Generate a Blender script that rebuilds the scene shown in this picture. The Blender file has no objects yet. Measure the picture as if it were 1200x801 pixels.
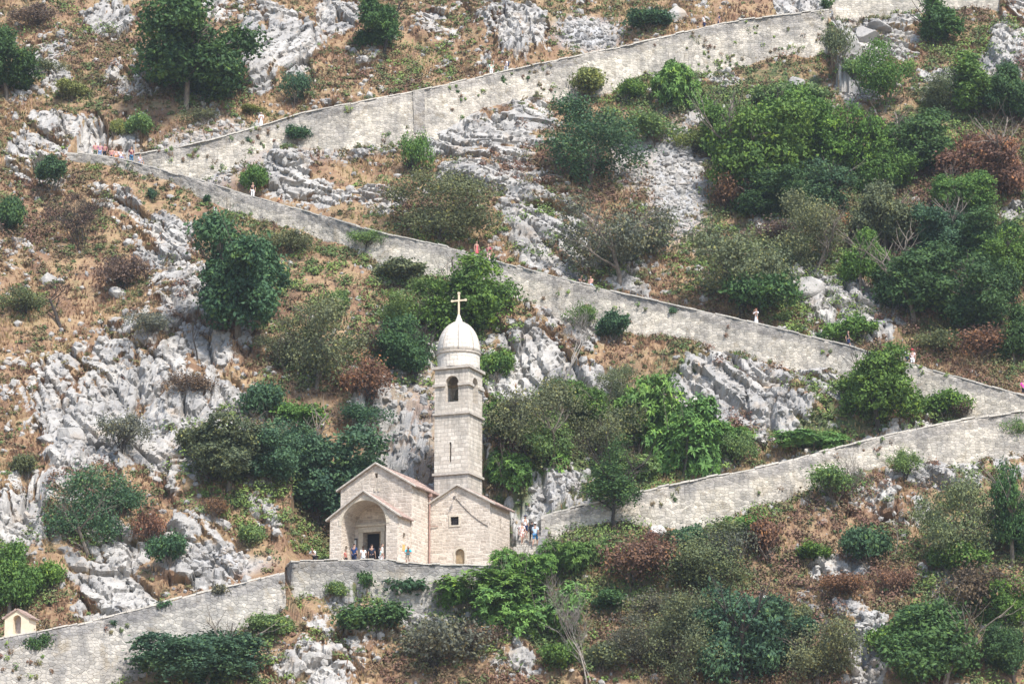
import bpy, bmesh, math, random
import numpy as np
from mathutils import Vector, Matrix
from mathutils.bvhtree import BVHTree

scene = bpy.context.scene
COL = scene.collection
R = math.radians

# ------------------------------------------------------------------ camera, sky, sun, exposure
PITCH = R(12.9)
FPX = 3770.0                                  # focal length in pixels of the 1200 px wide photograph
CAM = Vector((0.0, -260.0, -41.0))
cd = bpy.data.cameras.new("camera")
cam = bpy.data.objects.new("camera", cd)
COL.objects.link(cam)
cam.location = CAM
cam.rotation_euler = (math.pi / 2 + PITCH, 0, 0)
cd.sensor_fit = 'HORIZONTAL'
cd.sensor_width = 36.0
cd.lens = FPX / 1200 * 36.0
cd.clip_start = 1.0
cd.clip_end = 3000.0
scene.camera = cam

SUN_EL, SUN_AZ = R(54), R(150)               # azimuth measured clockwise from +Y
sun_dir = Vector((math.sin(SUN_AZ) * math.cos(SUN_EL), math.cos(SUN_AZ) * math.cos(SUN_EL), math.sin(SUN_EL)))
w = bpy.data.worlds.new("World")
scene.world = w
w.use_nodes = True
nt = w.node_tree
nt.nodes.clear()
sky = nt.nodes.new('ShaderNodeTexSky')
sky.sky_type = 'NISHITA'
sky.sun_disc = False
sky.sun_elevation = SUN_EL
sky.sun_rotation = SUN_AZ
bg = nt.nodes.new('ShaderNodeBackground')
bg.inputs[1].default_value = 0.125
wo = nt.nodes.new('ShaderNodeOutputWorld')
nt.links.new(sky.outputs[0], bg.inputs[0])
nt.links.new(bg.outputs[0], wo.inputs[0])
ld = bpy.data.lights.new("sun", 'SUN')
ld.energy = 3.3
ld.angle = R(5)
ld.color = (1.0, 0.95, 0.89)
sun = bpy.data.objects.new("sun", ld)
COL.objects.link(sun)
sun.rotation_euler = sun_dir.to_track_quat('Z', 'Y').to_euler()
vs = scene.view_settings
vs.view_transform = 'Standard'
vs.look = 'None'
vs.gamma = 1.0
vs.use_curve_mapping = False
vs.exposure = 1.16
scene.cycles.max_bounces = 5
scene.cycles.volume_bounces = 0
scene.cycles.transparent_max_bounces = 4

rng = np.random.default_rng(7)
random.seed(7)

# ------------------------------------------------------------------ pixel <-> world helpers (photograph pixels)
cp, sp = math.cos(PITCH), math.sin(PITCH)

def ray(px, py):
    a = (px - 600.0) / FPX
    b = (400.5 - py) / FPX
    return Vector((a, cp - b * sp, sp + b * cp))

def project(P):
    """world (N,3) -> photograph pixels"""
    P = np.asarray(P, float)
    x = P[..., 0] - CAM.x
    y = P[..., 1] - CAM.y
    z = P[..., 2] - CAM.z
    d = y * cp + z * sp
    v = -y * sp + z * cp
    return 600 + FPX * x / d, 400.5 - FPX * v / d, d

def hit_plane(px, py, H=0.0):
    """point of the bare hill z = y + H seen at a pixel"""
    d = ray(px, py)
    t = (H + CAM.y - CAM.z) / (d.z - d.y)
    return CAM + d * t

def hit_y(px, py, y):
    d = ray(px, py)
    return CAM + d * ((y - CAM.y) / d.y)

# ------------------------------------------------------------------ numeric noise
def hsh(ix, iy, s):
    n = (ix.astype(np.int64) * 374761393 + iy.astype(np.int64) * 668265263 + int(s) * 974634647) & 0xffffffff
    n = ((n ^ (n >> 13)) * 1274126177) & 0xffffffff
    n = ((n ^ (n >> 15)) * 2246822519) & 0xffffffff
    n = n ^ (n >> 16)
    return n / 4294967296.0

def vnoise(x, y, s):
    ix, iy = np.floor(x), np.floor(y)
    fx, fy = x - ix, y - iy
    fx = fx * fx * (3 - 2 * fx)
    fy = fy * fy * (3 - 2 * fy)
    a, b = hsh(ix, iy, s), hsh(ix + 1, iy, s)
    c, d = hsh(ix, iy + 1, s), hsh(ix + 1, iy + 1, s)
    return (a * (1 - fx) + b * fx) * (1 - fy) + (c * (1 - fx) + d * fx) * fy

def fbm(x, y, s, octv=4, gain=0.5):
    t, amp, tot = 0.0, 1.0, 0.0
    for k in range(octv):
        t = t + amp * vnoise(x * 2 ** k + 17.3 * k, y * 2 ** k - 9.1 * k, s + k)
        tot += amp
        amp *= gain
    return t / tot

def worley(x, y, s):
    ix, iy = np.floor(x), np.floor(y)
    f1 = np.full(x.shape, 9.0)
    f2 = np.full(x.shape, 9.0)
    r = [np.zeros(x.shape) for _ in range(3)]
    ddx, ddy = np.zeros(x.shape), np.zeros(x.shape)
    for ox in (-1, 0, 1):
        for oy in (-1, 0, 1):
            cx, cy = ix + ox, iy + oy
            dx = x - (cx + hsh(cx, cy, s))
            dy = y - (cy + hsh(cx, cy, s + 1))
            d = np.hypot(dx, dy)
            near = d < f1
            f2 = np.where(near, f1, np.minimum(f2, d))
            f1 = np.where(near, d, f1)
            for k in range(3):
                r[k] = np.where(near, hsh(cx, cy, s + 2 + k), r[k])
            ddx = np.where(near, dx, ddx)
            ddy = np.where(near, dy, ddy)
    return f1, f2, r, ddx, ddy

def sstep(a, b, x):
    t = np.clip((x - a) / (b - a), 0, 1)
    return t * t * (3 - 2 * t)

# ------------------------------------------------------------------ object helpers
def mk_mesh(name, verts, faces, mat=None, smooth=False, uv=None, attrs=None):
    me = bpy.data.meshes.new(name)
    me.from_pydata(verts if isinstance(verts, list) else np.asarray(verts, float).tolist() if len(verts) < 50 else verts, [],
                   faces if isinstance(faces, list) else faces.tolist())
    if smooth:
        me.polygons.foreach_set("use_smooth", np.ones(len(me.polygons), bool))
    if uv is not None:                         # per vertex uv
        L = me.uv_layers.new(name="UVMap")
        li = np.empty(len(me.loops), np.int32)
        me.loops.foreach_get("vertex_index", li)
        L.data.foreach_set("uv", np.asarray(uv, np.float32)[li].ravel())
    for k, a in (attrs or {}).items():
        at = me.attributes.new(k, 'FLOAT', 'POINT')
        at.data.foreach_set("value", np.asarray(a, np.float32))
    if mat:
        me.materials.append(mat)
    me.update()
    return me

def obj(name, me, parent=None, loc=None):
    o = bpy.data.objects.new(name, me)
    COL.objects.link(o)
    if parent:
        o.parent = parent
    if loc is not None:
        o.location = loc
    return o

def tag(o, label=None, cat=None, group=None, kind=None):
    if label: o['label'] = label
    if cat: o['category'] = cat
    if group: o['group'] = group
    if kind: o['kind'] = kind
    return o

def empty(name, loc=(0, 0, 0), rz=0.0):
    o = bpy.data.objects.new(name, None)
    COL.objects.link(o)
    o.location = loc
    o.rotation_euler = (0, 0, rz)
    o.empty_display_size = 0.3
    return o

def box_uv(me):
    L = me.uv_layers.get("UVMap") or me.uv_layers.new(name="UVMap")
    for p in me.polygons:
        n = p.normal
        if abs(n.z) > 0.75:
            f = lambda c: (c.x, c.y)
        else:
            t = Vector((-n.y, n.x, 0)).normalized()
            f = lambda c, t=t: (c.dot(t), c.z)
        for li in p.loop_indices:
            L.data[li].uv = f(me.vertices[me.loops[li].vertex_index].co)

def prism(pts, b0, b1, axis='y'):
    """closed solid from a polygon of (u,v); axis y: u->x, v->z extruded along y; axis x: u->y; axis z: plan"""
    n = len(pts)
    def V(u, v, w_):
        return (u, w_, v) if axis == 'y' else ((w_, u, v) if axis == 'x' else (u, v, w_))
    vs_ = [V(u, v, b0) for u, v in pts] + [V(u, v, b1) for u, v in pts]
    fs = [list(range(n)), list(range(2 * n - 1, n - 1, -1))]
    fs += [[i, i + n, (i + 1) % n + n, (i + 1) % n] for i in range(n)]
    bm = bmesh.new()
    bv = [bm.verts.new(v) for v in vs_]
    for f in fs:
        bm.faces.new([bv[i] for i in f])
    bmesh.ops.recalc_face_normals(bm, faces=bm.faces)
    me = bpy.data.meshes.new("prism")
    bm.to_mesh(me)
    bm.free()
    return me

def boxm(x0, x1, y0, y1, z0, z1):
    return prism([(x0, z0), (x1, z0), (x1, z1), (x0, z1)], y0, y1)

def join_me(meshes, name, mat):
    bm = bmesh.new()
    for m in meshes:
        bm.from_mesh(m)
    me = bpy.data.meshes.new(name)
    bm.to_mesh(me)
    bm.free()
    if mat:
        me.materials.append(mat)
    return me

def arch_pts(cx, wid, z0, z1, n=14):
    r = wid / 2
    pts = [(cx - r, z0), (cx + r, z0)]
    for k in range(n + 1):
        t = math.pi * k / n
        pts.append((cx + r * math.cos(t), z1 - r + r * math.sin(t)))
    return pts

def cut(me, cutters):
    """boolean difference, returns a new mesh"""
    o = bpy.data.objects.new("tmp_body", me)
    COL.objects.link(o)
    tmp = []
    for c in cutters:
        co = bpy.data.objects.new("tmp_cut", c)
        COL.objects.link(co)
        tmp.append(co)
        m = o.modifiers.new("b", 'BOOLEAN')
        m.operation = 'DIFFERENCE'
        m.solver = 'EXACT'
        m.object = co
    dg = bpy.context.evaluated_depsgraph_get()
    out = bpy.data.meshes.new_from_object(o.evaluated_get(dg))
    for t in tmp + [o]:
        bpy.data.objects.remove(t)
    return out

def bevel_me(me, wdt=0.03, seg=1):
    bm = bmesh.new()
    bm.from_mesh(me)
    bmesh.ops.bevel(bm, geom=[e for e in bm.edges if len(e.link_faces) == 2 and e.calc_face_angle(0) > 0.5], offset=wdt, segments=seg, affect='EDGES')
    bm.to_mesh(me)
    bm.free()
    return me

def lathe(prof, n=24, phase=0.0):
    """prof: list (r,z) bottom to top"""
    vs_, fs, uv = [], [], []
    m = len(prof)
    for k in range(n):
        a = 2 * math.pi * k / n + phase
        for r, z in prof:
            vs_.append((r * math.cos(a), r * math.sin(a), z))
            uv.append((a * 1.8, z))
    for k in range(n):
        k2 = (k + 1) % n
        for j in range(m - 1):
            fs.append([k * m + j, k2 * m + j, k2 * m + j + 1, k * m + j + 1])
    fs.append([k * m for k in range(n)][::-1])
    fs.append([k * m + m - 1 for k in range(n)])
    return vs_, fs, uv

def tube(path, radii, n=6):
    """tapered tube along points, returns verts, faces"""
    path = [Vector(p) for p in path]
    V, F = [], []
    for i, p in enumerate(path):
        d = (path[min(i + 1, len(path) - 1)] - path[max(i - 1, 0)]).normalized()
        a = d.orthogonal().normalized()
        if i:
            a = (pa - d * pa.dot(d)).normalized()
        pa = a
        b = d.cross(a)
        for k in range(n):
            t = 2 * math.pi * k / n
            V.append(tuple(p + (a * math.cos(t) + b * math.sin(t)) * radii[i]))
    for i in range(len(path) - 1):
        for k in range(n):
            k2 = (k + 1) % n
            F.append([i * n + k, i * n + k2, (i + 1) * n + k2, (i + 1) * n + k])
    F.append(list(range(n))[::-1])
    F.append([(len(path) - 1) * n + k for k in range(n)])
    return V, F

class MB:
    def __init__(s):
        s.v, s.f = [], []
    def add(s, vf):
        o = len(s.v)
        s.v += list(vf[0])
        s.f += [[i + o for i in f] for f in vf[1]]
        return s
    def mesh(s, name, mat, smooth=False):
        return mk_mesh(name, s.v, s.f, mat, smooth)

# ------------------------------------------------------------------ materials
def new_mat(name, rough=0.9):
    m = bpy.data.materials.new(name)
    m.use_nodes = True
    t = m.node_tree
    b = t.nodes["Principled BSDF"]
    b.inputs["Roughness"].default_value = rough
    b.inputs["Specular IOR Level"].default_value = 0.2
    return m, t, b

def N(t, typ, **kw):
    n = t.nodes.new(typ)
    for k, v in kw.items():
        if k.startswith('i_'):
            n.inputs[k[2:].replace('_', ' ')].default_value = v
        else:
            setattr(n, k, v)
    return n

def noise(t, vec, scale, detail=4.0, rough=0.55, dist=0.0):
    n = N(t, 'ShaderNodeTexNoise')
    n.inputs['Scale'].default_value = scale
    n.inputs['Detail'].default_value = detail
    n.inputs['Roughness'].default_value = rough
    n.inputs['Distortion'].default_value = dist
    if vec is not None:
        t.links.new(vec, n.inputs['Vector'])
    return n.outputs['Fac']

def ramp(t, fac, stops, interp='LINEAR'):
    n = N(t, 'ShaderNodeValToRGB')
    cr = n.color_ramp
    cr.interpolation = interp
    while len(cr.elements) < len(stops):
        cr.elements.new(0.5)
    for e, (p, c) in zip(cr.elements, stops):
        e.position = p
        e.color = (*c, 1) if not isinstance(c, float) else (c, c, c, 1)
    t.links.new(fac, n.inputs[0])
    return n.outputs[0]

def mix(t, fac, a, b, typ='MIX'):
    n = N(t, 'ShaderNodeMix', data_type='RGBA', blend_type=typ)
    for sock, v in ((n.inputs[0], fac), (n.inputs[6], a), (n.inputs[7], b)):
        if isinstance(v, (int, float)):
            sock.default_value = v
        elif isinstance(v, tuple):
            sock.default_value = (*v, 1)
        else:
            t.links.new(v, sock)
    return n.outputs[2]

def mth(t, op, a, b=0.0):
    n = N(t, 'ShaderNodeMath', operation=op)
    for sock, v in ((n.inputs[0], a), (n.inputs[1], b)):
        if isinstance(v, (int, float)):
            sock.default_value = v
        else:
            t.links.new(v, sock)
    return n.outputs[0]

def bump(t, b, h, strength=0.5, dist=0.05):
    n = N(t, 'ShaderNodeBump')
    n.inputs['Strength'].default_value = strength
    n.inputs['Distance'].default_value = dist
    t.links.new(h, n.inputs['Height'])
    t.links.new(n.outputs[0], b.inputs['Normal'])

def plain(name, col, rough=0.8, metal=0.0, var=0.25, scale=3.0):
    m, t, b = new_mat(name, rough)
    tc = N(t, 'ShaderNodeTexCoord')
    n = noise(t, tc.outputs['Object'], scale)
    c = ramp(t, n, [(0.3, tuple(x * (1 - var) for x in col)), (0.7, tuple(min(1, x * (1 + var)) for x in col))])
    t.links.new(c, b.inputs['Base Color'])
    b.inputs['Metallic'].default_value = metal
    return m

def masonry(name, c1, c2, mortar, bw=0.5, bh=0.27, msize=0.025, stain=(0.25, 0.24, 0.22), stain_amt=0.5, distort=0.12, bumpd=0.05, moss=0.0, streaks=None):
    """coursed rubble: UV in metres"""
    m, t, b = new_mat(name, 0.92)
    tc = N(t, 'ShaderNodeTexCoord')
    uv = tc.outputs['UV']
    nz = N(t, 'ShaderNodeTexNoise')
    nz.inputs['Scale'].default_value = 1.7
    nz.inputs['Detail'].default_value = 2
    t.links.new(uv, nz.inputs['Vector'])
    va = N(t, 'ShaderNodeVectorMath', operation='MULTIPLY_ADD')
    t.links.new(nz.outputs['Color'], va.inputs[0])
    va.inputs[1].default_value = (distort * 2.2, distort, 0)
    t.links.new(uv, va.inputs[2])
    br = N(t, 'ShaderNodeTexBrick')
    br.offset = 0.43
    br.squash = 1.5
    br.squash_frequency = 3
    br.inputs['Color1'].default_value = (*c1, 1)
    br.inputs['Color2'].default_value = (*c2, 1)
    br.inputs['Mortar'].default_value = (*mortar, 1)
    br.inputs['Scale'].default_value = 1.0
    br.inputs['Mortar Size'].default_value = msize
    br.inputs['Mortar Smooth'].default_value = 0.4
    br.inputs['Bias'].default_value = -0.1
    br.inputs['Brick Width'].default_value = bw
    br.inputs['Row Height'].default_value = bh
    t.links.new(va.outputs[0], br.inputs['Vector'])
    sc = N(t, 'ShaderNodeVectorMath', operation='MULTIPLY')
    t.links.new(uv, sc.inputs[0])
    sc.inputs[1].default_value = (1.0, 0.35, 1.0)
    st = ramp(t, noise(t, sc.outputs[0], 0.6, 8, 0.75), [(0.48, 0.0), (0.66, 1.0)])
    fine = ramp(t, noise(t, uv, 5.0, 5, 0.7), [(0.25, (0.62, 0.62, 0.62)), (0.75, (1.12, 1.1, 1.08))])
    c = mix(t, 1.0, br.outputs['Color'], fine, 'MULTIPLY')
    c = mix(t, mth(t, 'MULTIPLY', st, stain_amt), c, stain)
    if streaks:                                # rain streaks running down from the ledges
        sz = N(t, 'ShaderNodeSeparateXYZ')
        t.links.new(tc.outputs['Object'], sz.inputs[0])
        zr = mth(t, 'DIVIDE', sz.outputs['Z'], 20.0)
        zmask = ramp(t, zr, [(z / 20.0, v) for z, v in streaks])
        sv = N(t, 'ShaderNodeVectorMath', operation='MULTIPLY')
        t.links.new(uv, sv.inputs[0])
        sv.inputs[1].default_value = (2.6, 0.22, 1.0)
        stn = ramp(t, noise(t, sv.outputs[0], 1.0, 6, 0.7), [(0.38, 0.0), (0.62, 1.0)])
        c = mix(t, mth(t, 'MULTIPLY', mth(t, 'MULTIPLY', stn, zmask), 0.75), c, (0.21, 0.195, 0.17))
    if moss:
        ms = ramp(t, noise(t, uv, 0.8, 6, 0.7, 0.5), [(0.6, 0.0), (0.7, 1.0)])
        c = mix(t, mth(t, 'MULTIPLY', ms, moss), c, (0.17, 0.14, 0.075))
    t.links.new(c, b.inputs['Base Color'])
    hh = mth(t, 'ADD', mth(t, 'MULTIPLY', br.outputs['Fac'], -0.8), noise(t, uv, 6.0, 4, 0.6))
    bump(t, b, hh, 0.8, bumpd)
    return m

def rubble_masonry(name, c1, c2, mortar, size=0.36, stain=(0.3, 0.29, 0.27), stain_amt=0.5, moss=0.4, bumpd=0.06):
    """irregular rubble: UV in metres"""
    m, t, b = new_mat(name, 0.95)
    tc = N(t, 'ShaderNodeTexCoord')
    uv = tc.outputs['UV']
    sc = N(t, 'ShaderNodeVectorMath', operation='MULTIPLY')
    t.links.new(uv, sc.inputs[0])
    sc.inputs[1].default_value = (0.7 / size, 1.15 / size, 1)
    v1 = N(t, 'ShaderNodeTexVoronoi', voronoi_dimensions='2D', feature='F1')
    v2 = N(t, 'ShaderNodeTexVoronoi', voronoi_dimensions='2D', feature='DISTANCE_TO_EDGE')
    for v in (v1, v2):
        v.inputs['Scale'].default_value = 1.0
        v.inputs['Randomness'].default_value = 0.8
        t.links.new(sc.outputs[0], v.inputs['Vector'])
    sep = N(t, 'ShaderNodeSeparateColor')
    t.links.new(v1.outputs['Color'], sep.inputs[0])
    c = mix(t, sep.outputs[0], c1, c2)
    joint = ramp(t, v2.outputs['Distance'], [(0.02, 1.0), (0.10, 0.0)])
    patch = ramp(t, noise(t, uv, 0.9, 5, 0.7), [(0.42, 0.0), (0.7, 0.55)])
    c = mix(t, mth(t, 'MULTIPLY', joint, patch), c, mortar)
    big = ramp(t, noise(t, uv, 0.22, 6, 0.7), [(0.32, (0.66, 0.66, 0.68)), (0.62, (1.18, 1.15, 1.1))])
    c = mix(t, 1.0, c, big, 'MULTIPLY')
    sv = N(t, 'ShaderNodeVectorMath', operation='MULTIPLY')
    t.links.new(uv, sv.inputs[0])
    sv.inputs[1].default_value = (0.9, 0.16, 1.0)
    stk = ramp(t, noise(t, sv.outputs[0], 1.0, 5, 0.7), [(0.36, (0.66, 0.66, 0.67)), (0.56, (1.06, 1.05, 1.03))])
    c = mix(t, 0.8, c, stk, 'MULTIPLY')
    fine = ramp(t, noise(t, uv, 4.0, 6, 0.75), [(0.25, (0.6, 0.6, 0.62)), (0.75, (1.16, 1.14, 1.1))])
    c = mix(t, 1.0, c, fine, 'MULTIPLY')
    st = ramp(t, noise(t, uv, 0.9, 6, 0.7, 0.6), [(0.52, 0.0), (0.68, 1.0)])
    c = mix(t, mth(t, 'MULTIPLY', st, stain_amt), c, stain)
    ms = ramp(t, noise(t, uv, 0.45, 6, 0.72, 0.5), [(0.56, 0.0), (0.66, 1.0)])
    c = mix(t, mth(t, 'MULTIPLY', ms, moss), c, (0.21, 0.165, 0.10))
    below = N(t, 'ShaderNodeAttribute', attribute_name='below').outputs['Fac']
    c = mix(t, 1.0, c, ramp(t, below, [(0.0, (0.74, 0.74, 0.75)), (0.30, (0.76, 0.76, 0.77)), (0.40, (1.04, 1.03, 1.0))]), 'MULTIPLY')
    t.links.new(c, b.inputs['Base Color'])
    hh = mth(t, 'ADD', mth(t, 'MULTIPLY', joint, -0.6), noise(t, uv, 4.0, 5, 0.7))
    bump(t, b, hh, 0.9, bumpd)
    return m

M = {}
M['church_stone'] = masonry('church_stone', (0.76, 0.67, 0.57), (0.46, 0.385, 0.315), (0.78, 0.70, 0.60), 0.56, 0.29, 0.04, (0.36, 0.305, 0.25), 0.6, 0.16, 0.07, streaks=[(.2, .9), (1.0, .15), (5.0, .1), (7.4, .55), (9.3, .3)])
M['tower_stone'] = masonry('tower_stone', (0.76, 0.70, 0.61), (0.56, 0.50, 0.425), (0.50, 0.45, 0.385), 0.62, 0.34, 0.022, (0.26, 0.24, 0.21), 0.7, 0.05, 0.04, streaks=[(6.5, .4), (9.2, .9), (9.4, .1), (12.6, .15), (14.35, 1.0), (14.6, .2), (16.8, .7), (17.1, .15), (18.35, 1.0)])
M['dome_stone'] = masonry('dome_stone', (0.78, 0.73, 0.65), (0.66, 0.61, 0.53), (0.46, 0.42, 0.37), 0.7, 0.36, 0.02, (0.35, 0.33, 0.29), 0.4, 0.02, 0.02)
M['ashlar'] = masonry('ashlar', (0.64, 0.57, 0.46), (0.56, 0.50, 0.40), (0.5, 0.44, 0.36), 0.9, 0.5, 0.012, (0.36, 0.33, 0.28), 0.35, 0.01, 0.01)
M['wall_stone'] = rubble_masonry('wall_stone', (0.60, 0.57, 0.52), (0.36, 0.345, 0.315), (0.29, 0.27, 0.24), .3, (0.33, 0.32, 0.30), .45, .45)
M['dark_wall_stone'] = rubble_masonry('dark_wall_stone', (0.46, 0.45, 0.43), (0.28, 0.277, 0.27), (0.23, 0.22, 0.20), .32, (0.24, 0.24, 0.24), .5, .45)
M['coping'] = masonry('coping', (0.60, 0.565, 0.50), (0.50, 0.47, 0.42), (0.42, 0.39, 0.35), 1.1, 0.6, 0.02, (0.42, 0.40, 0.37), 0.4, 0.05, 0.03)
M['path_paving'] = masonry('path_paving', (0.58, 0.54, 0.48), (0.46, 0.43, 0.38), (0.36, 0.32, 0.27), 0.4, 0.3, 0.04, (0.4, 0.36, 0.3), 0.4, 0.2, 0.05, 0.3)
M['roof_tile'] = plain('roof_tile', (0.34, 0.25, 0.21), 0.9, 0, 0.35, 2.5)
M['verge_stone'] = plain('verge_stone', (0.42, 0.38, 0.33), 0.9, 0, 0.25, 4)
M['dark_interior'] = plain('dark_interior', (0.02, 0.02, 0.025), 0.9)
M['old_wood'] = plain('old_wood', (0.30, 0.22, 0.13), 0.8, 0, 0.3, 6)
M['iron'] = plain('iron', (0.07, 0.06, 0.055), 0.6, 0.4)
M['bronze'] = plain('bronze', (0.13, 0.11, 0.07), 0.5, 0.7)
M['copper'] = plain('copper', (0.33, 0.21, 0.17), 0.6, 0.1)
M['cross_stone'] = plain('cross_stone', (0.68, 0.58, 0.42), 0.8, 0, 0.1)
M['plaster_yellow'] = plain('plaster_yellow', (0.66, 0.55, 0.41), 0.9, 0, 0.1, 3)
M['plaster_grey'] = plain('plaster_grey', (0.42, 0.38, 0.38), 0.9, 0, 0.2, 3)
M['paper'] = plain('paper', (0.72, 0.70, 0.66), 0.8, 0, 0.05)
M['orange_paper'] = plain('orange_paper', (0.75, 0.35, 0.12), 0.8, 0, 0.1)
M['bark'] = plain('bark', (0.16, 0.135, 0.11), 0.95, 0, 0.35, 5)
M['bark_dark'] = plain('bark_dark', (0.05, 0.042, 0.036), 0.95, 0, 0.35, 5)
M['bark_pale'] = plain('bark_pale', (0.27, 0.24, 0.21), 0.95, 0, 0.25, 5)
M['skin'] = plain('skin', (0.36, 0.22, 0.16), 0.6, 0, 0.05)
M['eye'] = plain('eye', (0.03, 0.02, 0.02), 0.3)

def objcol_mat(name, rough=0.85):
    m, t, b = new_mat(name, rough)
    oi = N(t, 'ShaderNodeObjectInfo')
    tc = N(t, 'ShaderNodeTexCoord')
    n = ramp(t, noise(t, tc.outputs['Object'], 8), [(0.3, 0.8), (0.7, 1.15)])
    t.links.new(mix(t, 1.0, oi.outputs['Color'], n, 'MULTIPLY'), b.inputs['Base Color'])
    return m
M['cloth'] = objcol_mat('cloth')
M['hair'] = objcol_mat('hair', 0.6)

def leaf_mat(name, trans=0.25):
    m, t, b = new_mat(name, 0.65)
    oi = N(t, 'ShaderNodeObjectInfo')
    at = N(t, 'ShaderNodeAttribute', attribute_name='tint')
    f = ramp(t, at.outputs['Fac'], [(0.0, (0.55, 0.62, 0.72)), (0.45, (0.95, 0.95, 0.95)), (0.8, (1.25, 1.2, 0.95)), (1.0, (1.75, 1.45, 0.85))])
    c = mix(t, 1.0, oi.outputs['Color'], f, 'MULTIPLY')
    t.links.new(c, b.inputs['Base Color'])
    tr = N(t, 'ShaderNodeBsdfTranslucent')
    t.links.new(c, tr.inputs[0])
    ms = N(t, 'ShaderNodeMixShader')
    ms.inputs[0].default_value = trans
    out = t.nodes['Material Output']
    t.links.new(b.outputs[0], ms.inputs[1])
    t.links.new(tr.outputs[0], ms.inputs[2])
    t.links.new(ms.outputs[0], out.inputs['Surface'])
    return m
M['leaf'] = leaf_mat('leaf')

def tinted_stuff(name, stops):
    m, t, b = new_mat(name, 0.9)
    at = N(t, 'ShaderNodeAttribute', attribute_name='tint')
    t.links.new(ramp(t, at.outputs['Fac'], stops), b.inputs['Base Color'])
    return m
M['dry_grass'] = tinted_stuff('dry_grass', [(0.0, (0.16, 0.085, 0.055)), (0.3, (0.26, 0.15, 0.09)), (0.55, (0.38, 0.255, 0.14)), (0.75, (0.28, 0.235, 0.10)), (1.0, (0.13, 0.16, 0.07))])
M['scrub'] = tinted_stuff('scrub', [(0.0, (0.17, 0.095, 0.07)), (0.25, (0.165, 0.115, 0.07)), (0.5, (0.14, 0.14, 0.06)), (0.75, (0.09, 0.14, 0.055)), (1.0, (0.17, 0.235, 0.06))])

def rock_colour(t, vec):
    big = ramp(t, noise(t, vec, 0.22, 5, 0.6), [(0.3, (0.225, 0.22, 0.215)), (0.5, (0.345, 0.33, 0.31)), (0.75, (0.47, 0.45, 0.415))])
    fine = ramp(t, noise(t, vec, 1.3, 6, 0.66, 0.4), [(0.30, (0.54, 0.53, 0.53)), (0.46, (0.95, 0.95, 0.95)), (0.75, (1.1, 1.09, 1.06))])
    c = mix(t, 1.0, big, fine, 'MULTIPLY')
    och = ramp(t, noise(t, vec, 0.5, 4, 0.6), [(0.56, 0.0), (0.72, 0.55)])
    return mix(t, och, c, (0.36, 0.28, 0.20))

def terrain_material():
    m, t, b = new_mat('hillside', 0.95)
    tc = N(t, 'ShaderNodeTexCoord')
    vec = tc.outputs['Object']
    rk = N(t, 'ShaderNodeAttribute', attribute_name='rock').outputs['Fac']
    gr = N(t, 'ShaderNodeAttribute', attribute_name='green').outputs['Fac']
    sc_ = N(t, 'ShaderNodeAttribute', attribute_name='scree').outputs['Fac']
    rock = rock_colour(t, vec)
    scree = mix(t, 1.0, ramp(t, noise(t, vec, 3.5, 6, 0.8), [(0.3, (0.24, 0.24, 0.245)), (0.7, (0.44, 0.43, 0.415))]), (1, 1, 1), 'MULTIPLY')
    soil = ramp(t, noise(t, vec, 0.35, 6, 0.65), [(0.3, (0.13, 0.082, 0.056)), (0.42, (0.215, 0.132, 0.084)), (0.55, (0.31, 0.215, 0.128)), (0.68, (0.19, 0.155, 0.08))])
    sf = ramp(t, noise(t, vec, 2.6, 6, 0.75), [(0.25, (0.55, 0.55, 0.55)), (0.75, (1.25, 1.25, 1.2))])
    soil = mix(t, 1.0, soil, sf, 'MULTIPLY')
    grn = ramp(t, noise(t, vec, 1.1, 5, 0.7), [(0.35, (0.055, 0.075, 0.035)), (0.7, (0.14, 0.15, 0.06))])
    gmask = ramp(t, mth(t, 'ADD', gr, mth(t, 'MULTIPLY', mth(t, 'SUBTRACT', noise(t, vec, 0.8, 5, 0.7), 0.5), 1.4)), [(0.36, 0.0), (0.56, 1.0)])
    soil = mix(t, gmask, soil, grn)
    rmask = ramp(t, mth(t, 'ADD', rk, mth(t, 'MULTIPLY', mth(t, 'SUBTRACT', noise(t, vec, 1.3, 6, 0.75), 0.5), 0.9)), [(0.44, 0.0), (0.54, 1.0)])
    c = mix(t, rmask, soil, rock)
    c = mix(t, sc_, c, scree)
    t.links.new(c, b.inputs['Base Color'])
    h = mth(t, 'ADD', noise(t, vec, 1.4, 6, 0.7), mth(t, 'MULTIPLY', noise(t, vec, 5.0, 4, 0.7), 0.3))
    bump(t, b, h, 0.8, 0.2)
    return m
M['hillside'] = terrain_material()

def rock_material():
    m, t, b = new_mat('boulder_rock', 0.95)
    oi = N(t, 'ShaderNodeObjectInfo')
    tc = N(t, 'ShaderNodeTexCoord')
    va = N(t, 'ShaderNodeVectorMath', operation='ADD')
    t.links.new(tc.outputs['Object'], va.inputs[0])
    t.links.new(oi.outputs['Location'], va.inputs[1])
    t.links.new(rock_colour(t, va.outputs[0]), b.inputs['Base Color'])
    bump(t, b, noise(t, va.outputs[0], 2.2, 7, 0.75), 0.8, 0.15)
    return m
M['boulder'] = rock_material()

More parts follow.
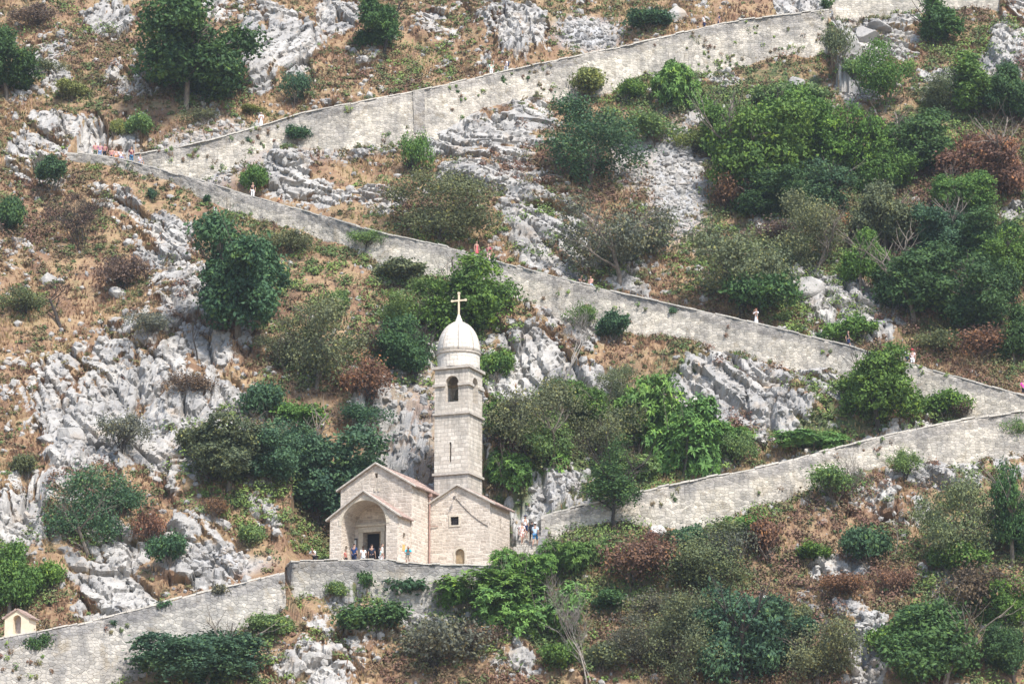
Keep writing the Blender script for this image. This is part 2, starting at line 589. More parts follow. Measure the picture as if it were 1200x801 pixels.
# ------------------------------------------------------------------ path edges (top of the outer wall edge, photograph pixels + wall height px)
PATHS = {
 'upper': dict(w=2.6, ph=0.30, mat='wall_stone', pts=[(150, 183, 6), (215, 172, 26), (265, 160, 42), (350, 134, 36), (400, 124, 55), (490, 107, 56), (600, 82, 50), (730, 55, 52), (860, 25, 52), (972, 12, 60)]),
 'top': dict(w=2.4, ph=0.30, mat='wall_stone', pts=[(974, -10, 34), (1060, -14, 36), (1120, -15, 36), (1178, -14, 34)]),
 'middle': dict(w=2.6, ph=0.30, mat='wall_stone', pts=[(78, 179, 8), (120, 183, 10), (160, 191, 12), (200, 203, 16), (240, 213, 20), (300, 232, 26), (370, 251, 28), (440, 272, 42), (520, 289, 40), (600, 311, 38), (700, 338, 42), (800, 360, 44), (900, 382, 42), (1000, 407, 42), (1060, 425, 44), (1130, 445, 46), (1200, 463, 44), (1260, 480, 40)]),
 'lower': dict(w=2.4, ph=0.30, mat='wall_stone', pts=[(634, 606, 14), (652, 601, 20), (680, 593, 28), (720, 585, 36), (760, 573, 52), (830, 560, 54), (900, 547, 58), (980, 525, 42), (1050, 508, 40), (1130, 492, 48), (1200, 482, 50), (1260, 474, 40)]),
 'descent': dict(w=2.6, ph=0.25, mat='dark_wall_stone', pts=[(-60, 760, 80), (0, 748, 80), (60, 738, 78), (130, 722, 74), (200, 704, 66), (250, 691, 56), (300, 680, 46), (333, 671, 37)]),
}

def resample(P, step):
    P = np.asarray(P, float)
    d = np.r_[0, np.cumsum(np.linalg.norm(np.diff(P[:, :3], axis=0), axis=1))]
    n = max(2, int(d[-1] / step) + 1)
    s = np.linspace(0, d[-1], n)
    Q = np.stack([np.interp(s, d, P[:, k]) for k in range(P.shape[1])], 1)
    k = max(1, int(2.0 / step))                # soften the corners
    ker = np.ones(2 * k + 1) / (2 * k + 1)
    Qs = np.stack([np.convolve(np.pad(Q[:, j], k, mode='reflect', reflect_type='odd'), ker, 'valid') for j in range(Q.shape[1])], 1)
    return Qs, s

for nm, p in PATHS.items():
    W = []
    for (x, y, h) in p['pts']:
        q = hit_plane(x, y, h / 11.5)
        d = (q - CAM).length
        H = h * d / FPX
        q = hit_plane(x, y, H)
        W.append((q.x, q.y, q.z, H))
    p['edge'], p['s'] = resample(W, 0.25)
    e = p['edge']
    tg = np.gradient(e[:, :2], axis=0)
    tg /= np.linalg.norm(tg, axis=1)[:, None]
    n = np.stack([-tg[:, 1], tg[:, 0]], 1)
    n[n[:, 1] < 0] *= -1
    p['nrm'] = n

# church frame
PSI = R(22)
FLOOR = -0.9
CH = Vector((-14.9, 0.0, FLOOR))
def ch_world(a, b, z=0.0):
    return Vector((CH.x + a * math.cos(PSI) + b * math.sin(PSI), CH.y - a * math.sin(PSI) + b * math.cos(PSI), FLOOR + z))

TER = [(-18.8, 1.6), (-17.75, -3.6), (-10.0, -4.6), (-2.8, -4.6), (1.2, -3.6), (3.1, -1.2)]    # terrace front edge
STAIR = dict(x0=0.9, y0=-2.2, z0=FLOOR, x1=1.9, y1=4.3, z1=3.3, w=2.3)

# ------------------------------------------------------------------ hillside: one sheet from the valley to far above the frame
def axis(a, b, step, far_lo, far_hi):
    core = np.arange(a, b + step / 2, step)
    lo, hi = [a], [b]
    s = step
    while lo[-1] > far_lo:
        s *= 1.25
        lo.append(lo[-1] - s)
    s = step
    while hi[-1] < far_hi:
        s *= 1.25
        hi.append(hi[-1] + s)
    return np.r_[lo[::-1][:-1], core, hi[1:]]

STEP = 0.19
GX = axis(-62, 62, STEP, -260, 260)
GY = axis(-21, 92, STEP, -420, 170)
X, Y = np.meshgrid(GX, GY)

def profile(y):
    z = np.where(y > -24, y, 0)
    yy = np.clip(-24 - y, 0, None)
    z = np.where(y <= -24, -24 - 22 * (1 - np.exp(-yy / 22.0)), z)
    return z

plane = profile(Y)
PX, PY, _ = project(np.stack([X, Y, plane], -1))

def ell(list_, soft=0.35):
    """blotches on the hill: (cx, cy, rx, ry, angle_deg, weight)"""
    out = np.zeros(X.shape)
    for cx, cy, rx, ry, an, wt in list_:
        c, s = math.cos(R(an)), math.sin(R(an))
        dx, dy = PX - cx, PY - cy
        u, v = (dx * c + dy * s) / rx, (-dx * s + dy * c) / ry
        k = 1 - sstep(1 - soft, 1 + soft, np.hypot(u, v))
        out = np.maximum(out, k * wt) if wt > 0 else np.minimum(out, k * wt)
    return out

ROCKS = [
 (215, 360, 42, 34, 35, 1), (232, 400, 60, 52, 40, 1), (165, 440, 75, 60, 55, .95), (100, 455, 60, 45, 55, .8), (240, 490, 52, 50, 60, .95), (150, 540, 110, 42, 30, .85),
 (60, 580, 60, 50, 40, .95), (30, 640, 50, 70, 60, 1), (110, 660, 60, 60, 60, .8), (235, 655, 45, 52, 70, .95), (310, 595, 18, 45, -20, .9), (170, 600, 60, 40, 45, .75), (130, 720, 50, 30, 0, .8),
 (190, 285, 40, 34, 30, .85), (140, 245, 45, 20, 35, .8), (35, 185, 30, 30, 30, .9), (100, 150, 22, 20, 40, .8), (60, 90, 40, 16, 30, .7), (130, 20, 30, 24, 10, .85), (20, 300, 30, 30, 50, .7), (60, 350, 30, 20, 40, .6),
 (165, 85, 36, 40, 50, .7), (390, 25, 24, 30, 60, .8), (330, 60, 55, 50, 35, .9), (370, 100, 40, 26, 20, .8), (300, 20, 50, 22, 30, .7), (270, 10, 40, 16, 0, .8),
 (600, 42, 46, 26, 10, 1), (510, 35, 40, 22, 20, .9), (425, 60, 25, 25, 20, .8), (540, 75, 40, 15, -10, .7), (420, 105, 60, 14, -10, .6), (560, 15, 60, 12, 0, .5), (320, 95, 30, 30, 0, .8),
 (570, 190, 62, 55, 35, 1), (635, 255, 62, 40, 35, 1), (520, 175, 40, 26, 20, .9), (450, 240, 35, 26, 20, .9), (650, 300, 45, 26, 25, 1), (600, 145, 60, 18, -5, .6), (450, 190, 60, 18, 0, .55), (380, 230, 40, 16, 15, .7), (340, 205, 28, 30, 40, .8),
 (905, 440, 105, 44, 12, 1), (850, 470, 70, 35, 10, .9), (970, 430, 40, 40, 30, .95), (880, 500, 60, 26, 10, .8), (1010, 375, 62, 28, 22, 1), (945, 340, 25, 22, 10, .9), (965, 365, 30, 14, 0, .9),
 (1095, 540, 55, 50, -30, .95), (1060, 590, 45, 40, -40, .95), (1005, 575, 40, 40, 0, .6), (1130, 520, 60, 30, 0, .7), (1030, 40, 45, 32, 10, .95), (1185, 75, 30, 42, 10, 1), (1100, 100, 30, 20, 20, .8), (1010, 95, 26, 30, 0, .8), (820, 140, 18, 20, 0, .9), (850, 95, 20, 14, 0, .7),
 (1190, 255, 20, 12, 0, .8), (1120, 255, 26, 14, 0, .7), (910, 270, 26, 16, 0, .8),
 (640, 380, 62, 50, 25, .8), (600, 345, 40, 26, 20, .7), (690, 440, 40, 24, 10, .85), (600, 440, 50, 26, 10, .75), (700, 320, 60, 12, 15, .7), (450, 480, 50, 24, 30, .9), (480, 530, 34, 44, 20, .9), (440, 525, 26, 30, 20, .7), (420, 460, 40, 18, 30, .7),
 (400, 750, 60, 60, 20, .9), (370, 790, 60, 40, 0, .85), (470, 720, 40, 40, 0, .6), (600, 790, 40, 30, 0, .55), (1020, 775, 26, 46, 5, .9), (990, 670, 40, 16, 0, .85), (960, 590, 30, 30, 0, .5), (860, 630, 40, 20, 0, .5), (1090, 690, 50, 20, 10, .7), (1180, 745, 30, 20, 0, .7), (1000, 720, 24, 14, 0, .6), (790, 595, 30, 16, 0, .6), (780, 630, 30, 20, 0, .6),
 (330, 780, 30, 40, 0, .6), (640, 570, 50, 14, -8, .95), (550, 520, 40, 40, 0, .7), (660, 605, 60, 22, -10, .95),
]
SCREE = [(690, 42, 38, 15, -5, 1), (792, 215, 34, 62, -8, 1), (745, 190, 30, 30, 0, .7), (1025, 350, 36, 16, 25, .9), (1020, 775, 20, 44, 5, .7), (220, 187, 66, 26, 2, .95), (285, 178, 50, 26, 10, .6), (330, 165, 60, 16, -10, .5), (350, 180, 90, 16, -8, .45), (640, 570, 40, 10, -8, .8), (470, 165, 60, 14, -10, .5), (250, 668, 60, 12, -8, .9), (780, 590, 30, 10, 0, .5), (960, 540, 90, 10, -12, .4)]
GREENS = [(900, 170, 120, 100, 0, .6), (1090, 240, 130, 160, 0, .5), (760, 110, 90, 30, 10, .7), (660, 520, 110, 90, 0, .6), (800, 490, 80, 70, 0, .7), (610, 700, 110, 60, 0, .7), (850, 720, 140, 90, 0, .4), (1130, 660, 90, 130, 0, .45), (980, 560, 60, 40, 0, .5), (340, 560, 120, 60, 0, .4), (540, 370, 80, 70, 0, .5), (420, 300, 70, 20, 15, .35), (280, 330, 70, 70, 0, .4), (450, 700, 90, 30, 0, .4), (90, 130, 60, 60, 0, .3), (480, 230, 100, 50, 0, .3), (730, 380, 60, 40, 0, .35), (700, 660, 80, 60, 0, .5), (960, 510, 70, 30, 0, .6)]

rock = ell(ROCKS)
rock = rock * (.62 + .55 * fbm(X * .3, Y * .3, 33, 4, .6)) + 2.0 * np.clip(fbm(X * .16, Y * .18, 31, 5, .62) - 0.435, -.12, .4)
rock = np.clip(rock, 0, 1)
scree = ell(SCREE, .5)
green = ell(GREENS, .6) + 0.35 * (fbm(X * .1, Y * .1, 51, 3) - .5)

damp = np.ones(X.shape)
flat = np.zeros(X.shape)
Z = plane.copy()
relief = 3.4 * (fbm(X * .055 + 3, Y * .055, 11, 3) - .5) + 1.5 * (fbm(X * .2, Y * .2, 21, 3) - .5)
BULGE = [(225, 400, 75, 80, 40, 2.0), (60, 610, 70, 90, 50, 1.2), (235, 660, 45, 50, 60, 1.4), (600, 45, 50, 28, 0, 1.6), (600, 215, 90, 70, 35, 1.2), (900, 440, 110, 50, 12, 1.2), (1010, 375, 60, 30, 20, 1.6), (1090, 550, 70, 60, 0, 1.2), (1185, 75, 30, 45, 0, 1.6), (330, 60, 60, 40, 30, 1.2), (400, 755, 60, 55, 0, 1.0), (640, 380, 60, 50, 20, .8)]
relief = relief + sum(ell([bb]) for bb in BULGE)
# the dark hollow in the cliff above the shrine
relief = relief - 2.5 * ell([(20, 640, 22, 70, 20, 1)])

info = {}
for nm, p in PATHS.items():
    e = p['edge']
    pts = e[::4]
    best = np.full(X.shape, 1e9)
    tt = np.zeros(X.shape)
    zz = np.zeros(X.shape)
    hh = np.zeros(X.shape)
    bx0, bx1, by0, by1 = pts[:, 0].min() - 12, pts[:, 0].max() + 12, pts[:, 1].min() - 12, pts[:, 1].max() + 12
    jx = np.where((GX > bx0) & (GX < bx1))[0]
    jy = np.where((GY > by0) & (GY < by1))[0]
    sl = (slice(jy[0], jy[-1] + 1), slice(jx[0], jx[-1] + 1))
    xs, ys = X[sl], Y[sl]
    OV = np.zeros(xs.shape)
    B, T, ZZ, HH = best[sl], tt[sl], zz[sl], hh[sl]
    for i in range(len(pts) - 1):
        a, b = pts[i], pts[i + 1]
        dx, dy = b[0] - a[0], b[1] - a[1]
        L = math.hypot(dx, dy)
        if L < 1e-6:
            continue
        u = ((xs - a[0]) * dx + (ys - a[1]) * dy) / L ** 2
        lo = -0.02 if i else 0.0
        uc = np.clip(u, 0, 1)
        d = np.hypot(xs - a[0] - uc * dx, ys - a[1] - uc * dy)
        nx, ny = (-dy / L, dx / L) if dx > 0 else (dy / L, -dx / L)
        side = (xs - a[0]) * nx + (ys - a[1]) * ny
        ovs = np.where(i == 0, np.clip(-u * L, 0, None), 0) + np.where(i == len(pts) - 2, np.clip((u - 1) * L, 0, None), 0)
        end = ovs > (1.0 if nm == 'descent' else 6.0)
        d = np.where(ovs > 0, np.maximum(np.abs(side), ovs * .2), d)
        d2 = np.where(end, d + 100, d)
        m = d2 < B
        B[m] = d2[m]
        T[m] = (np.sign(side) * d)[m]
        ZZ[m] = (a[2] + uc * (b[2] - a[2]))[m]
        HH[m] = (a[3] + uc * (b[3] - a[3]))[m]
        OV[m] = ovs[m]
    best[sl], tt[sl], zz[sl], hh[sl] = B, T, ZZ - 1.25 * OV, HH
    over = np.zeros(X.shape)
    over[sl] = OV
    tt = np.where(best > 90, 99, tt)
    dd = np.where(best > 90, best - 100, best)
    damp = np.minimum(damp, sstep(1.2, 6.0, dd))
    info[nm] = (tt, zz, hh, p, over)

# terrace / church distance damping
A_ = (X - CH.x) * math.cos(PSI) - (Y - CH.y) * math.sin(PSI)
B_ = (X - CH.x) * math.sin(PSI) + (Y - CH.y) * math.cos(PSI)
dch = np.maximum(np.maximum(-5 - A_, A_ - 17), np.maximum(-4 - B_, B_ - 12))
damp = np.minimum(damp, sstep(0.0, 5.0, dch))
Z = plane + relief * damp
rockdisp = np.ones(X.shape)
paved = np.zeros(X.shape)
for nm, (tt, zz, hh, p, over) in info.items():
    wd = p['w']
    pz = zz - p['ph'] - 0.04
    band = ((tt > 0.2) | ((over > .05) & (tt > -6))) & (tt < 14)
    upper = pz + 1.7 * np.clip(tt - wd, 0, None)
    lower = np.where(tt < np.maximum(wd, hh), pz - 1.25 * np.clip(.2 - tt, 0, None), -1e9)
    Zn = np.minimum(np.maximum(Z, lower), np.maximum(upper, np.where(tt > 9, Z, -1e9)))
    Z = np.where(band & ((over < .01) | (Zn > Z)), Zn, Z)
    endz = (over > .3) & (tt > -1) & (tt < 6) & (nm != 'descent')
    rock = np.where(endz, np.maximum(rock, .9), rock)
    foot = np.where((tt < -.15) & (tt > -6) & (over < .01), sstep(-6, -2.2, tt), 0) * np.clip(hh / 3.0, 0, 1.2)
    Z = Z + foot * 3.6 * np.clip(fbm(X * .14 + 7, Y * .14, 301, 4) - .44, 0, .34)
    rockdisp = np.minimum(rockdisp, np.where((tt < 90) & (over < .5), np.where(tt > 0, sstep(wd - .2, wd + 1.0, tt), sstep(-.1, .9, -tt)), 1))
    paved = np.maximum(paved, np.where((tt > 0) & (tt < wd) & (over < .2), 1, 0))

# terrace bench
fy = np.interp(X, [q[0] for q in TER[1:]], [q[1] for q in TER[1:]])
inside = (X > -18.6) & (X < 3.2) & (Y > fy + 0.25)
inside &= ~((X < -17.75) & ((X + 18.8) * 5.2 - (1.6 - Y) * 1.05 < 0.3))
cutz = FLOOR - 0.05 + 2.6 * np.clip(B_ - 11.0, 0, None) + 1.6 * np.clip(-2.5 - A_, 0, None) * (B_ > -1) + 1.6 * np.clip(A_ - 15.0, 0, None) * (B_ > 3)
Z = np.where((inside | ((X >= 3.2) & (X < 13) & (Y > 1))) & (B_ < 20), np.minimum(Z, cutz), Z)
Z = np.where(inside & (Z < FLOOR - .05) & (B_ < 10), FLOOR - .05, Z)
rockdisp = np.where(inside & (B_ < 11) & (A_ > -4) & (A_ < 16), 0, rockdisp)
tf_ = np.where((X > -17.5) & (X < 1.5) & (Y < fy - .1), sstep(-6, -1.5, Y - fy), 0)
Z = Z + tf_ * 4.0 * np.clip(fbm(X * .16 + 3, Y * .16, 311, 4) - .40, 0, .4) * sstep(-16, -10, X)
rock = np.where((B_ > 10.6) & (B_ < 22) & (A_ > -4) & (A_ < 17), np.clip(rock, .42, .6), rock)
scree = np.where((B_ > 10.6) & (B_ < 22) & (A_ > -4) & (A_ < 7), np.maximum(scree, .3), scree)
# stair ramp
sx, sy = STAIR['x1'] - STAIR['x0'], STAIR['y1'] - STAIR['y0']
sl2 = sx * sx + sy * sy
uu = ((X - STAIR['x0']) * sx + (Y - STAIR['y0']) * sy) / sl2
vv = ((X - STAIR['x0']) * sy - (Y - STAIR['y0']) * sx) / math.sqrt(sl2)
ins = (uu > 0) & (uu < 1.35) & (np.abs(vv) < STAIR['w'] / 2 + .05)
Z = np.where(ins, FLOOR - .25 + np.clip(uu, 0, 1) * (STAIR['z1'] - STAIR['z0']), Z)
rockdisp = np.where(ins, 0, rockdisp)
rock = np.where(paved > 0, 0.2, rock)

# rocky relief: broken blocks along the hill's normal, beds dipping to the right
S = Y * 1.3
wx = X + 1.6 * (fbm(X * .25, S * .25, 61, 3) - .5)
wy = S + 1.6 * (fbm(X * .25 + 9, S * .25, 71, 3) - .5)
ang = R(-52) + 0.5 * (fbm(X * .03, S * .03, 81, 2) - .5)
bu = wx * np.cos(ang) + wy * np.sin(ang)
bv = -wx * np.sin(ang) + wy * np.cos(ang)
disp = np.zeros(X.shape)
crack = np.zeros(X.shape)
for sc_, amp, st, sd in ((0.12, 1.1, 2.2, 101), (0.27, 0.75, 2.6, 111), (0.62, 0.34, 2.2, 121)):
    f1, f2, r, dx, dy = worley(bu * sc_, bv * sc_ * st, sd)
    k = .55 * (r[0] - .5) + (dx * (r[1] - .5) + dy * (r[2] - .5)) * 1.7
    cr = 1 - sstep(0.0, 0.11, f2 - f1)
    disp += amp * (k - 0.6 * cr)
    crack = np.maximum(crack, cr * (0.5 if sc_ > .5 else 1))
disp += 0.14 * (fbm(X * 1.1, S * 1.1, 131, 4) - .5)
soilbump = 0.35 * (fbm(X * .5, S * .5, 141, 4) - .5)
rk = sstep(0.25, 0.75, rock)
d = (rk * (disp + 0.35) + (1 - rk) * soilbump) * rockdisp
d = d + scree * 0.3 * (worley(X * 1.6, S * 1.6, 151)[2][0] - .5) * rockdisp
far = sstep(60, 75, np.abs(X)) + sstep(90, 100, Y) + sstep(20, 40, -Y)
d = d * (1 - np.clip(far, 0, 1))
Vx = X + 0.06 * d * 0
Vy = Y - 0.93 * d
Vz = Z + 0.37 * d
# slight tilt of the rock attribute by cracks so that soil sits in the joints
ledge = np.clip(fbm(bu * .22 + 3, bv * .6, 341, 4, .6) - .47, 0, .5)
rock_a = np.clip(rock - 0.34 * crack * (1 - scree) - 2.0 * ledge * (1 - scree), 0, 1)

ny_, nx_ = X.shape
idx = np.arange(ny_ * nx_).reshape(ny_, nx_)
F = np.stack([idx[:-1, :-1], idx[:-1, 1:], idx[1:, 1:], idx[1:, :-1]], -1).reshape(-1, 4)
TV = np.stack([Vx, Vy, Vz], -1).reshape(-1, 3)
hill_me = mk_mesh("hillside", TV, F, M['hillside'], False, None, dict(rock=rock_a.ravel(), green=np.clip(green, 0, 1).ravel(), scree=np.clip(scree, 0, 1).ravel()))
hill = tag(obj("hillside", hill_me), 'steep hillside of grey limestone crags and dry brown grass', kind='structure')
core_x = (GX > -64) & (GX < 64)
core_y = (GY > -30) & (GY < 95)
ix0, ix1 = np.where(core_x)[0][[0, -1]]
iy0, iy1 = np.where(core_y)[0][[0, -1]]
sub = idx[iy0:iy1 + 1, ix0:ix1 + 1]
subF = np.stack([sub[:-1, :-1], sub[:-1, 1:], sub[1:, 1:], sub[1:, :-1]], -1).reshape(-1, 4)
BVH = BVHTree.FromPolygons(TV.tolist(), subF.tolist())

def ground(px, py):
    """point of the built hillside seen at a pixel, and px per metre there"""
    dv = ray(px, py).normalized()
    loc, nrm, i, dist = BVH.ray_cast(CAM, dv)
    if loc is None:
        loc = hit_plane(px, py)
        dist = (loc - CAM).length
    return loc, FPX / dist

def drop(x, y):
    loc, nrm, i, dist = BVH.ray_cast(Vector((x, y, 200)), Vector((0, 0, -1)))
    return (loc.z if loc else y), (nrm if loc else Vector((0, 0, 1)))

# ------------------------------------------------------------------ stone walls along the paths
def wall_mesh(e, nrm, s, mat, depth, batter=0.10, thick=0.5, step=0.22, lump=0.07, seed=1, smin=0.0):
    """outer face (battered, lumpy), top and a short inner face; UV = metres"""
    n = len(e)
    rows = int(max(depth) / step) + 1
    fr = np.linspace(0, 1, rows)
    D = fr[:, None] * depth[None, :]
    SS = np.broadcast_to(s[None, :], D.shape)
    ztop = e[:, 2] + 0.05 * (vnoise(s * 1.7, s * 0, seed) - .5)
    zz = ztop[None, :] - D
    f1, f2, r, dx, dy = worley(SS / .42, zz / .27, seed + 5)
    lum = lump * ((r[0] - .4) - 1.0 * (1 - sstep(0, .2, f2 - f1))) + 0.5 * (fbm(SS * .25, zz * .25, seed + 9, 3) - .5)
    lum[0] = lum[1] * .3
    off = batter * D + lum
    vx = e[None, :, 0] - nrm[None, :, 0] * off
    vy = e[None, :, 1] - nrm[None, :, 1] * off
    outer = np.stack([vx, vy, zz], -1)
    top_in = np.stack([e[:, 0] + nrm[:, 0] * thick, e[:, 1] + nrm[:, 1] * thick, ztop], -1)[None]
    bot_in = top_in - np.array([0, 0, 0.9])
    V = np.concatenate([bot_in, top_in, outer], 0)
    uvz = np.concatenate([(ztop + .9 - 0)[None], (ztop + thick)[None], zz], 0)
    uvs = np.broadcast_to(s[None, :], uvz.shape)
    R_, C_ = V.shape[:2]
    ii = np.arange(R_ * C_).reshape(R_, C_)
    Fq = np.stack([ii[:-1, :-1], ii[1:, :-1], ii[1:, 1:], ii[:-1, 1:]], -1).reshape(-1, 4)
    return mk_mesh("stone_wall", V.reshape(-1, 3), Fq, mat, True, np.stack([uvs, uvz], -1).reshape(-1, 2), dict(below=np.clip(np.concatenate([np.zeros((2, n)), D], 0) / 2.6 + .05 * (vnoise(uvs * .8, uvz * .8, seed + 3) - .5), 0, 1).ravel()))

def coping_mesh(e, nrm, s, seed, wid=0.56, h=0.13):
    """row of separate cap stones"""
    mb = MB()
    rs = np.random.default_rng(seed)
    i = 0
    n = len(e)
    while i < n - 2:
        L = int(rs.integers(3, 6))
        j = min(n - 1, i + L)
        a, b = e[i], e[j]
        na, nb = nrm[i], nrm[j]
        o0, o1 = -0.05 + rs.normal(0, .02), wid
        dz = rs.normal(0, .035)
        hh = h * rs.uniform(.8, 1.25)
        g = 0.015
        pa = a[:2] + (b[:2] - a[:2]) * g
        pb = b[:2] - (b[:2] - a[:2]) * g
        P = []
        for p_, nn_, z_ in ((pa, na, a[2]), (pb, nb, b[2])):
            for o in (o0, o1):
                P.append((p_[0] + nn_[0] * o, p_[1] + nn_[1] * o, z_ + dz + .004))
        V = P + [(x, y, z + hh) for x, y, z in P]
        mb.add((V, [[0, 2, 3, 1], [4, 5, 7, 6], [0, 4, 6, 2], [1, 3, 7, 5], [0, 1, 5, 4], [2, 6, 7, 3]]))
        i = j
    me = mb.mesh("coping", M['coping'])
    box_uv(me)
    return me

WALL_LABEL = {
 'upper': 'long pale stone retaining wall under the topmost climbing path, joined to the hairpin bend',
 'top': 'short stone retaining wall at the upper edge beyond the corner of the top path',
 'middle': 'long stone retaining wall of the path descending across the hill behind the church dome',
 'lower': 'stone retaining wall of the lowest path, climbing from the church steps to the hillside bend',
 'descent': 'dark rough stone retaining wall running down from the terrace corner to the little shrine',
}
WALLV = []
for k, (nm, p) in enumerate(PATHS.items()):
    e, nrm, s = p['edge'], p['nrm'], p['s']
    root = empty("retaining_wall", e[len(e) // 2][:3])
    tag(root, WALL_LABEL[nm], 'wall', 'retaining walls of the zigzag path')
    T = Matrix.Translation(-Vector(root.location))
    depth = e[:, 3] + 1.6 + 0.25 * e[:, 3]
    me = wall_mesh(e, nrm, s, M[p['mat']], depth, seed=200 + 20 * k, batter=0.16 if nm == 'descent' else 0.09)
    me.transform(T)
    obj("masonry_face", me, root)
    WALLV.append((np.array([v.co for v in me.vertices]) + np.array(root.location), np.tile(nrm, (len(me.vertices) // len(e), 1))))
    mc = coping_mesh(e, nrm, s, 400 + k)
    mc.transform(T)
    obj("coping", mc, root)
    if nm == 'upper':                          # pale buttress on the face
        qx, qy, _ = project(e[:, :3])
        i = int(np.argmin(np.abs(qx - 490)))
        c, n2 = e[i], nrm[i]
        t2 = np.array([n2[1], -n2[0]])
        V = []
        for zt, o in ((c[2] + .1, .08), (c[2] - 4.6, .62)):
            for a_, b_ in ((-.6, 0), (.6, 0), (.6, 1), (-.6, 1)):
                off = -o if b_ == 0 else .45
                V.append((c[0] + t2[0] * a_ + n2[0] * off, c[1] + t2[1] * a_ + n2[1] * off, zt + .25 * a_ * (1 if t2[0] > 0 else -1) * .6))
        bm_ = mk_mesh("buttress", V, [[0, 1, 2, 3], [4, 7, 6, 5], [0, 4, 5, 1], [1, 5, 6, 2], [2, 6, 7, 3], [3, 7, 4, 0]], M['wall_stone'])
        bm_.transform(T)
        box_uv(bm_)
        obj("buttress", bm_, root)
    # paved walkway
    wd = p['w'] + .1
    cols = np.linspace(0.45, wd, 8)
    V = np.stack([np.stack([e[:, 0] + nrm[:, 0] * c, e[:, 1] + nrm[:, 1] * c, e[:, 2] - p['ph'] + 0.03 * (vnoise(s * 2, s * 0 + c * 3, 77) - .5)], -1) for c in cols], 0)
    ii = np.arange(V.shape[0] * V.shape[1]).reshape(V.shape[:2])
    Fq = np.stack([ii[:-1, :-1], ii[:-1, 1:], ii[1:, 1:], ii[1:, :-1]], -1).reshape(-1, 4)
    uv = np.stack([np.stack([s, s * 0 + c], -1) for c in cols], 0).reshape(-1, 2)
    tag(obj("path", mk_mesh("path", V.reshape(-1, 3), Fq, M['path_paving'], True, uv)), kind='structure')

def on_path(nm, px, inward=1.0):
    p = PATHS[nm]
    qx, qy, _ = project(p['edge'][:, :3])
    i = int(np.argmin(np.abs(qx - px)))
    e, n = p['edge'][i], p['nrm'][i]
    return Vector((e[0] + n[0] * inward, e[1] + n[1] * inward, e[2] - p['ph'] + .02))

# ------------------------------------------------------------------ church
church = empty("church", CH, -PSI)
tag(church, 'cream stone church with arched porch, side chapel and tall domed bell tower', 'church')

def part(name, me, parent=church, mat=None, uv=True):
    if mat:
        me.materials.clear()
        me.materials.append(mat)
    if uv:
        box_uv(me)
    return obj(name, me, parent)

def roof_slab(a0, z0, a1, z1, b0, b1, th=0.10, base=0.02, seg=0.24):
    """barrel tiled slope from eave (a0,z0) to ridge (a1,z1), running in depth b0..b1"""
    L = math.hypot(a1 - a0, z1 - z0)
    ua, uz = (a1 - a0) / L, (z1 - z0) / L
    na, nz = (-uz, ua) if ua > 0 else (uz, -ua)
    ncol = int((b1 - b0) / seg * 4) + 1
    nrow = int(L / 0.4) * 2 + 2
    V, Fq = [], []
    for i in range(nrow):
        q = (i // 2 + (i % 2) * 0.999) * 0.4
        q = min(q, L)
        lift = 0.05 if i % 2 == 0 else 0.0
        for j in range(ncol):
            b = b0 + (b1 - b0) * j / (ncol - 1)
            h = base + th * 0.5 + 0.055 * math.cos(2 * math.pi * (b - b0) / seg) + lift + 0.012 * math.sin(7.3 * i + 3.1 * j)
            V.append((a0 + ua * q + na * h, b, z0 + uz * q + nz * h))
    for i in range(nrow - 1):
        for j in range(ncol - 1):
            f = [i * ncol + j, i * ncol + j + 1, (i + 1) * ncol + j + 1, (i + 1) * ncol + j]
            Fq.append(f)
    o = len(V)
    for j in (0, ncol - 1):                       # closed underside
        b = b0 if j == 0 else b1
        V += [(a0, b, z0), (a1, b, z1)]
    Fq.append([o, o + 1, o + 3, o + 2])
    Fq.append([o, o + 2] + [ncol - 1 - k for k in range(ncol)])
    Fq.append([o] + [i * ncol for i in range(nrow)] + [o + 1])
    Fq.append([o + 2, o + 3] + [i * ncol + ncol - 1 for i in range(nrow)][::-1])
    return mk_mesh("roof", V, Fq, M['roof_tile'])

def verge(pts, b0, b1, th=0.16):
    """stone slabs along a gable rake: polyline of (a,z)"""
    up = [(a, z + th) for a, z in pts]
    return prism(pts + up[::-1], b0, b1)

# nave
NA0, NA1, NB, NE, NAP = -0.28, 6.15, 2.6, 7.45, 9.35
nmid = (NA0 + NA1) / 2
nave = prism([(NA0, -.3), (NA1, -.3), (NA1, NE), (nmid, NAP), (NA0, NE)], NB, 14.0)
door_c = prism([(1.82, .35), (3.42, .35), (3.42, 3.75), (1.82, 3.75)], NB - .5, NB + .9)
slit_c = boxm(nmid - .13, nmid + .13, NB - .4, NB + .5, 8.25, 8.65)
nave = cut(nave, [door_c, slit_c])
part("nave_wall", nave, mat=M['church_stone'])
ov = 0.28
sl = (NAP - NE) / (nmid - NA0)
def roof_pair(a0, a1, mid, eave, apex, b0, b1, parent=church, ovr=ov):
    k = (apex - eave) / (mid - a0)
    root = obj("roof", roof_slab(a0 - ovr, eave - ovr * k, mid, apex, b0, b1), parent)
    k2 = (apex - eave) / (a1 - mid)
    obj("roof", roof_slab(a1 + ovr, eave - ovr * k2, mid, apex, b0, b1), parent)
    me = verge([(a0 - ovr - .06, eave - ovr * k - .03), (mid, apex + .03), (a1 + ovr + .06, eave - ovr * k2 - .03)], b0 - .2, b0 + .16, .17)
    bevel_me(me, .02)
    part("gable_coping", me, parent, M['verge_stone'])
roof_pair(NA0, NA1, nmid, NE, NAP, NB - .05, 14.1)
